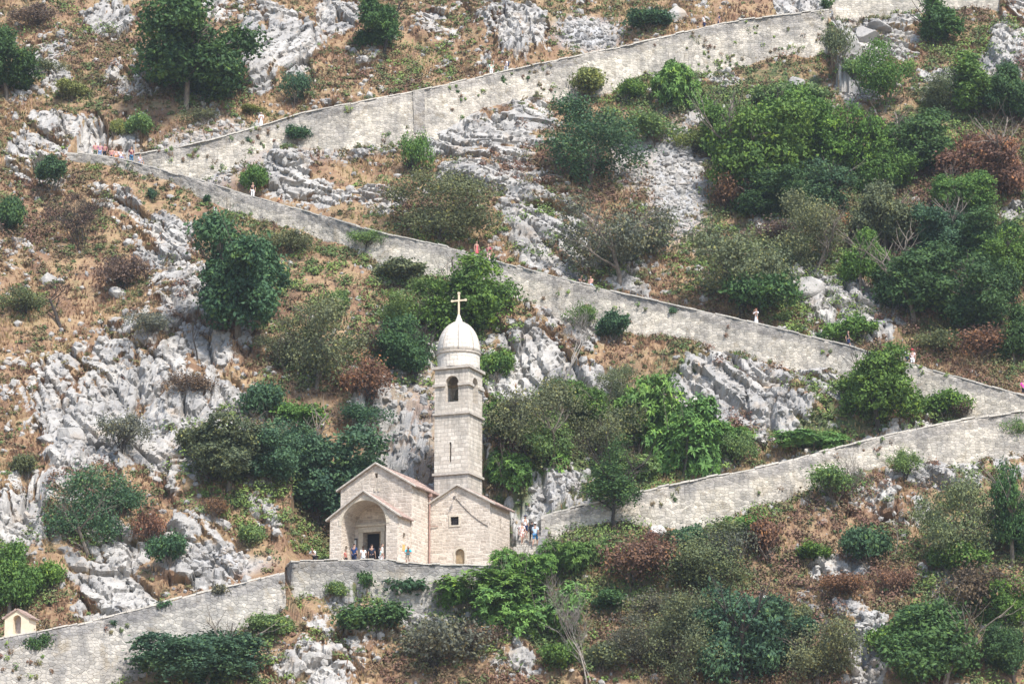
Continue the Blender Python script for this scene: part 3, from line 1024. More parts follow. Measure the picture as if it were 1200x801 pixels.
# portal
ps = []
for a0, a1, z0, z1, d in ((1.46, 1.82, .3, 3.75, .12), (3.42, 3.78, .3, 3.75, .12), (1.4, 3.84, 3.75, 4.2, .14), (1.25, 3.99, 4.2, 4.42, .28), (1.55, 3.7, .0, .35, .3)):
    ps.append(boxm(a0, a1, NB - d, NB - .003, z0, z1))
pm = join_me(ps, "portal_frame", None)
bevel_me(pm, .02)
part("door_frame", pm, mat=M['ashlar'])
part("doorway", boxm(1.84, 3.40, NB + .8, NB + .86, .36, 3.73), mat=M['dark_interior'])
leafd = boxm(3.30, 3.40, NB - .05, NB + .75, .38, 3.72)
part("door", bevel_me(leafd, .02), mat=M['old_wood'])
# notice board by the door
nb = boxm(.42, 1.30, NB - .08, NB - .004, 2.38, 3.3)
nb = cut(nb, [boxm(.50, 1.22, NB - .3, NB - .04, 2.47, 3.21)])
nbo = part("notice_board", nb, mat=M['iron'])
obj("notice_sheet", boxm(.52, 1.20, NB - .045, NB - .036, 2.5, 3.18), nbo).data.materials.append(M['paper'])
for q in (1.0, 1.35):
    part("plaque", bevel_me(boxm(nmid - 1.2 + q, nmid - 1.0 + q, NB - .05, NB - .004, 7.1, 7.35), .01), mat=M['ashlar'])
# porch
PB = NB - .004
PE, PAP, PM, PW = 4.55, 6.6, 3.03, 6.05
porch = prism([(0, -.3), (PW, -.3), (PW, PE), (PM, PAP), (0, PE)], 0, PB)
arch_c = prism(arch_pts(PM + .02, 4.0, -.1, 5.95, 22), -.5, PB + .5)
nic = prism([(y, z) for y, z in arch_pts(1.35, .55, 2.55, 3.3, 8)], PW - .3, PW + .4, 'x')
nic2 = prism([(y, z) for y, z in arch_pts(1.0, .5, 1.6, 2.5, 8)], .7, 1.4, 'x')
porch = cut(porch, [arch_c, nic, nic2])
part("porch_wall", porch, mat=M['church_stone'])
roof_pair(0, PW, PM, PE, PAP, -.05, NB + .02, ovr=.25)
ring = []
for k in range(17):
    t0, t1 = math.pi * k / 17, math.pi * (k + 1) / 17
    r0, r1 = 2.0, 2.27
    g = .006
    ring.append(prism([(PM + .02 + r * math.cos(t), 3.95 + r * math.sin(t)) for r, t in ((r0, t0 + g), (r1, t0 + g), (r1, t1 - g), (r0, t1 - g))], -.03, .25))
rm = join_me(ring, "arch_ring", None)
part("porch_arch", rm, mat=M['ashlar'])
part("porch_floor", boxm(.0, PW, -.25, PB - .003, -.28, .02), mat=M['path_paving'])
obj("notice", boxm(PW + .004, PW + .02, 1.0, 1.5, 1.75, 2.3), church).data.materials.append(M['orange_paper'])
# side chapel
KA0, KA1, KB, KAP, KM = NA1 + .003, 11.64, 6.1, 7.75, 8.75
KR = 6.2
KL = KAP - (KM - KA0) * (KAP - KR) / (KA1 - KM)
chap = prism([(KA0, -.3), (KA1, -.3), (KA1, KR), (KM, KAP), (KA0, KL)], KB, 10.45)
win_c = boxm(8.12, 8.88, KB - .4, KB + .4, 4.5, 5.22)
cd_c = prism(arch_pts(8.98, .86, .1, 2.5, 10), KB - .4, KB + .3)
ss_c = prism([(8.25, 4.35), (8.5, 4.35), (8.5, 5.15), (8.25, 5.15)], KA1 - .5, KA1 + .4, 'x')
chap = cut(chap, [win_c, cd_c, ss_c])
part("chapel_wall", chap, mat=M['church_stone'])
k_ = (KAP - KR) / (KA1 - KM)
obj("roof", roof_slab(KA1 + .35, KR - .35 * k_, KM, KAP, KB - .05, 10.6), church)
obj("roof", roof_slab(KA0 + .02, KL + .01, KM, KAP, KB - .05, 10.6), church)
me = verge([(KA0 + .05, KL - .02), (KM, KAP + .03), (KA1 + .42, KR - .38 * k_)], KB - .22, KB + .16, .16)
bevel_me(me, .02)
part("gable_coping", me, mat=M['verge_stone'])
wf = cut(boxm(8.0, 9.0, KB - .06, KB - .004, 4.38, 5.34), [boxm(8.13, 8.87, KB - .3, KB + .3, 4.51, 5.21)])
wfo = part("window", wf, mat=M['ashlar'])
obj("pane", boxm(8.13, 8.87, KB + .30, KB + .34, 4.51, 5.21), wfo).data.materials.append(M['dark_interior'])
mb = MB()
for q in range(5):
    x = 8.13 + .74 * (q + .5) / 5
    mb.add(tube([(x, KB + .1, 4.5), (x, KB + .1, 5.22)], [.02, .02], 5))
    z = 4.51 + .7 * (q + .5) / 5
    mb.add(tube([(8.12, KB + .1, z), (8.88, KB + .1, z)], [.02, .02], 5))
obj("window_bars", mb.mesh("bars", M['iron']), wfo)
wd_ = prism(arch_pts(8.98, .82, .12, 2.46, 10), KB + .16, KB + .24)
part("chapel_door", wd_, mat=M['old_wood'])
dfr = cut(prism(arch_pts(8.98, 1.14, .1, 2.66, 10), KB - .05, KB - .004), [prism(arch_pts(8.98, .86, -.1, 2.5, 10), KB - .4, KB + .3)])
part("chapel_door_frame", dfr, mat=M['ashlar'])
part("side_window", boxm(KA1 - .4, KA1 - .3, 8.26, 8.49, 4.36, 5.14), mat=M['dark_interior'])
# downpipe in the corner, a wall lamp and its cable on the chapel gable
mb = MB()
mb.add(tube([(NA1 + .12, KB - .12, 7.1), (NA1 + .14, KB - .12, 6.6), (NA1 + .14, KB - .12, .6)], [.09, .075, .075], 8))
mb.add(tube([(NA1 + .14, KB - .12, 4.55), (NA1 + .9, KB - .06, 4.5)], [.03, .03], 5))
mb.add((lambda m: ([tuple(v.co) for v in m.vertices], [list(p.vertices) for p in m.polygons]))(boxm(NA1 + .02, NA1 + .34, KB - .3, KB - .02, 7.0, 7.25)))
obj("downpipe", mb.mesh("downpipe", M['copper']), church)
mb = MB()
pts = [(8.6 + 2.9 * t, KB - .03, 6.75 - 2.55 * t - .25 * math.sin(math.pi * t)) for t in np.linspace(0, 1, 9)]
mb.add(tube(pts, [.02] * 9, 5))
obj("cable", mb.mesh("cable", M['iron']), church)
lm = MB()
lm.add(tube([(8.55, KB - .01, 6.85), (8.55, KB - .22, 6.9), (8.55, KB - .34, 6.78)], [.03, .03, .03], 6))
lm.add(tube([(8.55, KB - .34, 6.82), (8.55, KB - .34, 6.62)], [.06, .13], 8))
obj("wall_lamp", lm.mesh("lamp", M['iron']), church)

# bell tower (a part of the church, its pieces are sub-parts)
TA0, TB0, TW = 5.55, 8.6, 3.08
TA1, TB1 = TA0 + TW, TB0 + TW
tmx, tmy = (TA0 + TA1) / 2, (TB0 + TB1) / 2
shaft = prism([(TA0, TB0), (TA1, TB0), (TA1, TB1), (TA0, TB1)], 0, 18.5, 'z')
bx = prism(arch_pts(tmx + .05, 1.16, 15.5, 17.75, 14), TB0 - 1, TB1 + 1)
by = prism([(y, z) for y, z in arch_pts(tmy, 1.16, 15.5, 17.75, 14)], TA0 - 1, TA1 + 1, 'x')
chamber = boxm(TA0 + .5, TA1 - .5, TB0 + .5, TB1 - .5, 15.2, 18.2)
sl_c = boxm(tmx - .17, tmx + .01, TB0 - .3, TB0 + .5, 10.35, 12.05)
shaft = cut(shaft, [bx, by, chamber, sl_c])
tower = part("bell_tower", shaft, mat=M['tower_stone'])
def loose(me):
    bm = bmesh.new()
    bm.from_mesh(me)
    left, out = set(bm.verts), []
    while left:
        st_, grp = [left.pop()], []
        while st_:
            v = st_.pop()
            grp.append(v)
            for e in v.link_edges:
                o = e.other_vert(v)
                if o in left:
                    left.discard(o)
                    st_.append(o)
        ids = {v: i for i, v in enumerate(grp)}
        fs = [[ids[v] for v in f.verts] for f in bm.faces if f.verts[0] in ids]
        out.append(mk_mesh("cornice", [tuple(v.co) for v in grp], fs))
    bm.free()
    return out
def ringbox(z0, z1, o, cuts=()):
    m = cut(boxm(TA0 - o, TA1 + o, TB0 - o, TB1 + o, z0, z1), [boxm(TA0 - .004, TA1 + .004, TB0 - .004, TB1 + .004, z0 - 1, z1 + 1)] + list(cuts))
    return m
for z, o, h, cu in ((9.25, .14, .2, 0), (14.4, .14, .2, 0), (16.85, .16, .2, 1), (18.35, .2, .24, 0)):
    cuts = []
    if cu:
        cuts = [prism(arch_pts(tmx + .05, 1.16, 15.5, 17.75, 14), TB0 - 1, TB1 + 1), prism([(y, z_) for y, z_ in arch_pts(tmy, 1.16, 15.5, 17.75, 14)], TA0 - 1, TA1 + 1, 'x')]
    m = ringbox(z, z + h, o, cuts)
    for piece in loose(m):
        part("cornice", piece, tower, M['verge_stone'])
rD = 1.80
V, Fq, uv = lathe([(rD, 18.59), (rD, 19.75)], 32)
dm = mk_mesh("drum", [(x + tmx, y + tmy, z) for x, y, z in V], Fq, M['dome_stone'], False, uv)
obj("drum", dm, tower)
V, Fq, uv = lathe([(rD + .02, 19.752), (rD + .1, 19.80), (rD + .1, 19.92), (rD + .02, 19.95)], 32)
obj("cornice", mk_mesh("drum_cornice", [(x + tmx, y + tmy, z) for x, y, z in V], Fq, M['verge_stone'], False, uv), tower)
prof = [(rD * math.cos(t) ** 0.92, 19.955 + 2.75 * math.sin(t)) for t in np.linspace(0, 1.40, 12)]
prof += [(.34, 22.72), (.24, 23.0), (.15, 23.2), (.11, 23.35)]
V, Fq, uv = lathe(prof, 32)
obj("dome", mk_mesh("dome", [(x + tmx, y + tmy, z) for x, y, z in V], Fq, M['dome_stone'], True, uv), tower)
for k in range(8):
    a = math.pi / 8 + k * math.pi / 4
    pth = [(tmx + (r + .015) * math.cos(a), tmy + (r + .015) * math.sin(a), z) for r, z in prof[:12]]
    Vr, Fr = tube(pth, [.05] * 12, 6)
    obj("dome_rib", mk_mesh("dome_rib", Vr, Fr, M['dome_stone'], True), tower)
# cross with trefoil tips, facing along the church front
cz = 23.3
cm = [boxm(tmx - .065, tmx + .065, tmy - .06, tmy + .06, cz, cz + 1.95), boxm(tmx - .62, tmx + .62, tmy - .058, tmy + .058, cz + 1.24, cz + 1.37)]
for x, z in ((-.62, 1.305), (.62, 1.305), (0, 1.95)):
    for k in range(1):
        Vx_, Fx_ = tube([(tmx + x, tmy - .075, cz + z), (tmx + x, tmy + .075, cz + z)], [.11, .11], 10)
        cm.append(mk_mesh("tip", Vx_, Fx_))
cmj = join_me(cm, "cross", None)
part("cross", cmj, tower, M['cross_stone'])
# bell on its beam
V, Fq, uv = lathe([(.46, 16.0), (.40, 16.06), (.33, 16.35), (.28, 16.65), (.2, 16.82), (.06, 16.9), (.05, 17.1)], 18)
obj("bell", mk_mesh("bell", [(x + tmx, y + tmy, z) for x, y, z in V], Fq, M['bronze'], True), tower)
part("bell_beam", boxm(TA0 + .3, TA1 - .3, tmy - .1, tmy + .1, 17.05, 17.25), tower, M['old_wood'])

# ------------------------------------------------------------------ terrace floor, its wall, the stair beside the church
V = [(x, y, FLOOR) for x, y in TER] + [(3.2, 2.0, FLOOR), (-2, 9.5, FLOOR), (-13.0, 13.0, FLOOR), (-17.5, 4.0, FLOOR)]
tf = mk_mesh("terrace", V, [list(range(len(V)))], M['path_paving'])
box_uv(tf)
tag(obj("terrace", tf), kind='structure')
TE = []
hts = [5.0, 4.7, 4.2, 4.1, 4.1, 3.3, 2.5]
ztops = [-0.40, -0.40, -0.42, -0.80, -0.86, -0.86, -0.6]
for (x, y), h, z in zip(TER[:3] + [(-7.6, -4.6)] + TER[3:], hts, ztops):
    TE.append((x, y, z, h))
te = np.array(TE)
# keep the sharp corner: densify by hand
segs = []
for i in range(len(te) - 1):
    n = max(2, int(np.linalg.norm(te[i + 1, :2] - te[i, :2]) / .22))
    for k in range(n):
        segs.append(te[i] + (te[i + 1] - te[i]) * k / n)
segs.append(te[-1])
te = np.array(segs)
sd = np.r_[0, np.cumsum(np.linalg.norm(np.diff(te[:, :3], axis=0), axis=1))]
tg = np.gradient(te[:, :2], axis=0)
tg /= np.linalg.norm(tg, axis=1)[:, None]
tn = np.stack([-tg[:, 1], tg[:, 0]], 1)
root = tag(empty("retaining_wall", (-10, -4.5, -1)), 'tall terrace wall with a sharp dark corner carrying the church forecourt', 'wall', 'retaining walls of the zigzag path')
T = Matrix.Translation(-Vector(root.location))
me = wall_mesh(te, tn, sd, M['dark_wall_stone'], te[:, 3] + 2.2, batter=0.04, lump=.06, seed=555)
me.transform(T)
obj("masonry_face", me, root)
mc = coping_mesh(te, tn, sd, 556, .5, .1)
mc.transform(T)
obj("coping", mc, root)

def to_st(u, v):
    L = math.hypot(sx, sy)
    return STAIR['x0'] + sx * u + v * sy / L, STAIR['y0'] + sy * u - v * sx / L
st = tag(empty("stairs", (STAIR['x0'], STAIR['y0'], FLOOR)), 'worn stone steps climbing beside the side chapel to the lower path', 'stairs')
mb = MB()
NS = 24
for k in range(NS):
    u0, u1 = k / NS, (k + 1) / NS
    zt = FLOOR + (STAIR['z1'] - FLOOR) * (k + 1) / NS
    P = [to_st(u0, -STAIR['w'] / 2), to_st(u1 + .05 / NS, -STAIR['w'] / 2), to_st(u1 + .05 / NS, STAIR['w'] / 2), to_st(u0, STAIR['w'] / 2)]
    mb.add(([(x, y, zt - .5 + .002 * k) for x, y in P] + [(x, y, zt) for x, y in P], [[3, 2, 1, 0], [4, 5, 6, 7], [0, 1, 5, 4], [1, 2, 6, 5], [2, 3, 7, 6], [3, 0, 4, 7]]))
m_ = mb.mesh("steps", M['path_paving'])
box_uv(m_)
m_.transform(Matrix.Translation(-Vector(st.location)))
obj("steps", m_, st)
# curved outer parapet of the stair
pp = []
for t in np.linspace(-.28, 1.15, 34):
    x, y = to_st(t, STAIR['w'] / 2 + .12 + .5 * max(0, .15 - t))
    pp.append((x, y, FLOOR + (STAIR['z1'] - FLOOR) * np.clip(t, 0, 1) + .75, 3.5))
pp = np.array(pp)[::-1]
ps_ = np.r_[0, np.cumsum(np.linalg.norm(np.diff(pp[:, :3], axis=0), axis=1))]
tg = np.gradient(pp[:, :2], axis=0)
tg /= np.linalg.norm(tg, axis=1)[:, None]
pn = np.stack([tg[:, 1], -tg[:, 0]], 1)
me = wall_mesh(pp, pn, ps_, M['wall_stone'], pp[:, 3] + 1, batter=.03, lump=.05, seed=600, thick=.4)
me.transform(Matrix.Translation(-Vector(st.location)))
obj("parapet", me, st)
mc = coping_mesh(pp, pn, ps_, 601, .45, .1)
mc.materials.clear()
mc.materials.append(M['dark_wall_stone'])
mc.transform(Matrix.Translation(-Vector(st.location)))
obj("coping", mc, st)

# ------------------------------------------------------------------ wayside shrine on the descending wall
shp = on_path('descent', 22, .95)
sh = tag(empty("shrine", shp, R(-14)), 'small yellow plastered wayside shrine with an arched niche and tiled gable', 'shrine')
z0 = .25
body = prism([(-1.0, 0), (1.0, 0), (1.0, 1.4), (0, 2.0), (-1.0, 1.4)], -.55, .9)
for v in body.vertices: v.co.z += z0
body = cut(body, [prism(arch_pts(0.02, .66, z0 + .18, z0 + 1.62, 12), -1.0, .1)])
part("shrine_wall", body, sh, M['plaster_yellow'])
part("niche_back", boxm(-.30, .34, .05, .095, z0 + .2, z0 + 1.6), sh, M['plaster_grey'])
icon = boxm(.05, .27, .0, .045, z0 + .75, z0 + 1.15)
part("icon", icon, sh, M['old_wood'])
part("plinth", bevel_me(boxm(-1.08, 1.08, -.68, .95, -.6, z0 - .003), .02), sh, M['ashlar'])
obj("roof", roof_slab(-1.15, z0 + 1.3, 0, z0 + 2.02, -.65, 1.0), sh)
obj("roof", roof_slab(1.15, z0 + 1.3, 0, z0 + 2.02, -.65, 1.0), sh)

# ------------------------------------------------------------------ plants
def leaf_quads(P, Nn, size, aspect, rs, tint):
    """rhombic leaf faces at points P facing normals Nn"""
    n = len(P)
    Nn = Nn / (np.linalg.norm(Nn, axis=1)[:, None] + 1e-9)
    a = np.cross(Nn, rs.normal(size=(n, 3)))
    a /= np.linalg.norm(a, axis=1)[:, None] + 1e-9
    b = np.cross(Nn, a)
    s = size * rs.uniform(.6, 1.35, n)[:, None]
    bend = Nn * s * .18
    V = np.stack([P - a * s * aspect, P + b * s * .5 - bend, P + a * s * aspect, P - b * s * .5 - bend], 1).reshape(-1, 3)
    F = np.arange(4 * n).reshape(n, 4)
    return V, F, np.repeat(tint, 4)

def crown_mesh(name, seed, rx, rz, lobes, clumps, per, leaf, zc=None, flat=0.0, spread=.30, gap=0.0, shell=.55, aspect=.8, up=.35):
    """crown built of leaf clumps on uneven lobes; base at z=0, height 2*rz when zc is None"""
    rs = np.random.default_rng(seed)
    zc = rz if zc is None else zc
    L = []
    for k in range(lobes):
        d = rs.normal(size=3)
        d /= np.linalg.norm(d)
        r = rs.uniform(.45, 1.0)
        c = d * r * np.array([rx, rx, rz]) * .92
        if flat:
            c[2] = abs(c[2]) * (1 - flat) - rz * flat * .3
        L.append((c, rs.uniform(.2, .42)))
    L += [(np.zeros(3), .55)] * 2
    Ps, Ns, Ts = [], [], []
    for i in range(clumps):
        c, lr = L[rs.integers(len(L))]
        d = rs.normal(size=3)
        d[2] += .25
        d /= np.linalg.norm(d)
        if rs.random() < gap and d[2] < .2:
            continue
        R3 = np.array([rx, rx, rz]) * lr
        p = c + d * R3 * (shell + (1.08 - shell) * rs.random() ** .6)
        q = p / np.array([rx, rx, rz])
        if np.linalg.norm(q) > 1.3:
            p = p / np.linalg.norm(q) * rs.uniform(.95, 1.3)
        m = max(3, int(per * rs.uniform(.5, 1.5)))
        sg = spread * rs.uniform(.6, 1.4)
        pts = p + rs.normal(size=(m, 3)) * np.array([sg, sg, sg * .65])
        Ps.append(pts)
        Ns.append(d * .8 + np.array([0, 0, up]) + rs.normal(size=(m, 3)) * .65)
        Ts.append(np.clip(rs.normal(.44, .24) + rs.normal(size=m) * .13, 0, 1))
    P, Nn, T = np.concatenate(Ps), np.concatenate(Ns), np.concatenate(Ts)
    P[:, 2] += zc
    P[:, 2] = np.maximum(P[:, 2], -.3)
    V, F, T = leaf_quads(P, Nn, leaf, aspect, rs, T)
    return mk_mesh(name, V, F, M['leaf'], False, None, dict(tint=T))

def frond_mesh(name, seed, rx, rz, rosettes, fronds=9, length=.36):
    """leafy thicket: many shoots, each ending in a star of long leaves"""
    rs = np.random.default_rng(seed)
    lob = [(rs.normal(size=3) * np.array([rx, rx, rz * .5]) * .42 + np.array([0, 0, rz * .85]), rs.uniform(.35, .62)) for _ in range(9)]
    V, F, T = [], [], []
    for k in range(rosettes):
        c0, lr = lob[rs.integers(len(lob))]
        d = rs.normal(size=3)
        d[2] += .35
        d /= np.linalg.norm(d)
        c = c0 + d * np.array([rx, rx, rz * 1.2]) * lr * (.45 + .6 * rs.random() ** .6)
        c[2] = max(.05, c[2])
        base_t = np.clip(rs.normal(.45, .2), 0, 1)
        ax = d * .6 + np.array([0, 0, .7]) + rs.normal(size=3) * .25
        ax /= np.linalg.norm(ax)
        e1 = np.cross(ax, [1, .3, 0])
        e1 /= np.linalg.norm(e1)
        e2 = np.cross(ax, e1)
        n = int(fronds * rs.uniform(.6, 1.3))
        for j in range(n):
            az = 2 * math.pi * (j + rs.uniform(-.4, .4)) / n
            L = length * rs.uniform(.55, 1.25)
            hd = e1 * math.cos(az) + e2 * math.sin(az)
            sd_ = np.cross(ax, hd)
            rise = rs.uniform(-.1, .8)
            mid = c + (hd * .55 + ax * rise * .5) * L
            tip = c + (hd + ax * (rise * .6 - .25)) * L
            o = len(V)
            V += [c, mid + sd_ * L * .17, tip, mid - sd_ * L * .17]
            F.append([o, o + 1, o + 2, o + 3])
            T += [base_t + rs.normal(0, .1)] * 4
    return mk_mesh(name, np.array(V), F, M['leaf'], False, None, dict(tint=np.clip(T, 0, 1)))

def branches(seed, h, r0, spread=.6, levels=3, kids=3, mat='bark', lean=(0, 0), twig=True, up=.5, stems=1, first=.35):
    rs = np.random.default_rng(seed)
    mb = MB()
    def grow(p, d, L, r, lev):
        n = 4
        pts, rad = [p], [r]
        q = p
        for i in range(n):
            d = (d + Vector(rs.normal(0, .16, 3)) + Vector((0, 0, .06 * up))).normalized()
            q = q + d * (L / n)
            pts.append(q)
            rad.append(r * (1 - .55 * (i + 1) / n))
        mb.add(tube(pts, rad, 6 if lev == 0 else (5 if lev == 1 else 3)))
        if lev < levels:
            for k in range(kids + (1 if lev else 0)):
                t = rs.uniform(first if lev == 0 else .25, 1.0)
                i = min(n - 1, int(t * n))
                b = pts[i] + (pts[i + 1] - pts[i]) * (t * n - i)
                a = rs.uniform(0, 2 * math.pi)
                dd = (d * .7 + Vector((math.cos(a), math.sin(a), up * rs.uniform(0, 1))) * spread).normalized()
                grow(b, dd, L * rs.uniform(.5, .75), max(.012, rad[i] * rs.uniform(.45, .65)), lev + 1)
    for s in range(stems):
        d0 = Vector((lean[0] + (rs.normal(0, .25) if stems > 1 else 0), lean[1] + (rs.normal(0, .25) if stems > 1 else 0), 1)).normalized()
        grow(Vector((rs.normal(0, .1) * (stems > 1), 0, -.5)), d0, h, r0, 0)
    return mb.mesh("trunk", M[mat])

# shared meshes, built at real size: (mesh, radius, height)
K = {}
K['tree'] = [(crown_mesh("crown_" + n, sd, 4.0, rz, lb, 900, 20, .19, gap=.15, spread=.32), 4.0, 2 * rz) for n, sd, rz, lb in (('a', 1, 3.3, 14), ('b', 2, 3.0, 12), ('c', 3, 3.6, 16), ('g', 24, 3.2, 11))]
K['airy'] = [(crown_mesh("crown_" + n, sd, 4.0, rz, lb, 760, 15, .145, gap=.3, spread=.45, shell=sh, aspect=.7), 4.0, 2 * rz) for n, sd, rz, lb, sh in (('d', 4, 3.2, 13, .35), ('e', 5, 3.0, 15, .3), ('f', 6, 2.8, 11, .4), ('h', 25, 3.1, 12, .35))]
K['bush'] = [(crown_mesh("bush_" + n, sd, 2.0, rz, lb, 300, 16, .155, flat=fl, spread=.25), 2.0, 2 * rz) for n, sd, rz, lb, fl in (('a', 7, 1.3, 8, .4), ('b', 8, 1.4, 9, .3), ('c', 9, 1.2, 7, .5))]
K['twiggy'] = [(crown_mesh("twig_" + n, sd, 2.0, rz, lb, 300, 12, .115, flat=.2, spread=.34, shell=.3, gap=.2), 2.0, 2 * rz) for n, sd, rz, lb in (('a', 10, 1.4, 9), ('b', 11, 1.3, 8))]
K['small'] = [(crown_mesh("small_a", 12, .8, .55, 4, 70, 14, .12, flat=.3, spread=.14), .8, 1.05), (crown_mesh("small_b", 13, .8, .6, 5, 70, 14, .12, flat=.3, spread=.15), .8, 1.1)]
K['frond'] = [(frond_mesh("frond_a", 14, 2.2, 1.6, 850, 9), 2.3, 3.5), (frond_mesh("frond_b", 15, 2.2, 1.5, 820, 9), 2.3, 3.3), (frond_mesh("frond_c", 26, 2.2, 1.7, 850, 9), 2.3, 3.6)]
K['cone'] = [(crown_mesh("cone_a", 16, 1.5, 2.6, 12, 480, 16, .15, spread=.22, up=.1), 1.5, 5.2)]
K['pine'] = [(crown_mesh("pine_a", 17, 2.4, 4.2, 16, 560, 15, .15, spread=.32, gap=.5, shell=.45), 2.4, 8.4)]
TR = {}
TR['tree'] = [branches(31, 5.0, .26, .75, 2, 5, 'bark', first=.45), branches(32, 5.0, .24, .8, 2, 5, 'bark', first=.5), branches(33, 5.0, .25, .7, 2, 5, 'bark_dark', first=.4)]
TR['airy'] = [branches(34, 4.6, .2, .9, 3, 4, 'bark', first=.3), branches(35, 4.6, .2, .9, 3, 4, 'bark', first=.35), branches(36, 4.6, .18, .9, 3, 4, 'bark_dark', first=.3)]
TR['bush'] = [branches(37, 1.5, .06, .8, 1, 3, 'bark', stems=5)]
TR['twiggy'] = [branches(38, 1.8, .05, .9, 2, 3, 'bark', stems=6), branches(39, 1.8, .05, .9, 2, 3, 'bark_dark', stems=6)]
TR['small'] = [branches(40, .6, .03, .8, 1, 2, 'bark', stems=4)]
TR['frond'] = [branches(41, 2.6, .06, .35, 1, 2, 'bark', stems=8, up=.9)]
TR['cone'] = [branches(42, 4.2, .13, .5, 1, 7, 'bark_dark')]
TR['pine'] = [branches(43, 7.5, .2, .8, 2, 7, 'bark_dark', lean=(.1, 0), first=.35)]

CL = dict(dark=(.066, .130, .044), teal=(.066, .132, .066), olive=(.148, .17, .085), grey=(.155, .16, .115), mid=(.108, .195, .042), bright=(.135, .25, .06), yellow=(.22, .25, .075), rust=(.20, .11, .07), brown=(.155, .11, .08), ltgreen=(.145, .225, .075))
count = {}

def plant(kind, px, py, wpx, hpx, col, label, cat=None, group=None, lift=None):
    """px,py: foot of the plant in the photograph; wpx,hpx: its size there"""
    loc, s = ground(px, py)
    W, H = wpx / s, hpx / s
    if kind in ('tree', 'airy'):
        W, H = W * 1.12, H * 1.05
    i = count.get(kind, 0)
    count[kind] = i + 1
    rs = random.Random(hash((px, py)) & 0xffff)
    me, r, h = K[kind][i % len(K[kind])]
    tm = TR[kind][i % len(TR[kind])]
    tree = kind in ('tree', 'airy', 'pine', 'cone')
    nm = 'tree' if tree else 'bush'
    if kind == 'cone': nm = 'conifer'
    cf = {'tree': .92, 'airy': .90, 'pine': .86, 'cone': .97}.get(kind, 1.0) if lift is None else lift
    root = empty(nm, loc - Vector((0, 0, .15)), rs.uniform(-.5, .5))
    tag(root, label, cat or nm, group or ('trees on the hillside' if tree else 'bushes on the hillside'))
    sx_ = W / 2 / r * 1.0
    sz_ = H * cf / h
    c = obj('crown' if tree else 'foliage', me, root, (0, 0, H * (1 - cf)))
    c.scale = (sx_ * rs.uniform(.9, 1.12), sx_ * rs.uniform(.8, 1.1), sz_)
    c.rotation_euler = (rs.uniform(-.12, .12), rs.uniform(-.14, .14), rs.uniform(0, 6.28))
    v = rs.uniform(.88, 1.12)
    cc = CL[col]
    c.color = (cc[0] * v * rs.uniform(.94, 1.06), cc[1] * v, cc[2] * v * rs.uniform(.9, 1.1), 1)
    t = obj('trunk' if tree else 'stem', tm, root)
    th = {'tree': 6.6, 'airy': 7.6, 'pine': 9.6, 'cone': 5.4, 'twiggy': h * 1.25, 'bush': h * 1.2}.get(kind, h)
    f = H / th
    t.scale = (max(.5, min(1.3, (sx_ + f) / 2)), max(.5, min(1.3, (sx_ + f) / 2)), f)
    t.rotation_euler = (0, 0, rs.uniform(0, 6.28))
    return root

def bare(px, py, h, label, mat, seed, lean=(0, 0), r=.09, stems=1, spread=.6, up=.5, first=.35, hk=.5, nm='bare_tree', levels=4):
    loc, s = ground(px, py)
    H = h / s
    root = tag(empty(nm, loc - Vector((0, 0, .1))), label, 'tree' if 'tree' in nm else 'bush', 'leafless trees and bushes')
    obj('trunk' if 'tree' in nm else 'stem', branches(seed, H * hk, r, spread, levels, 3, mat, lean, up=up, stems=stems, first=first), root)
    return root

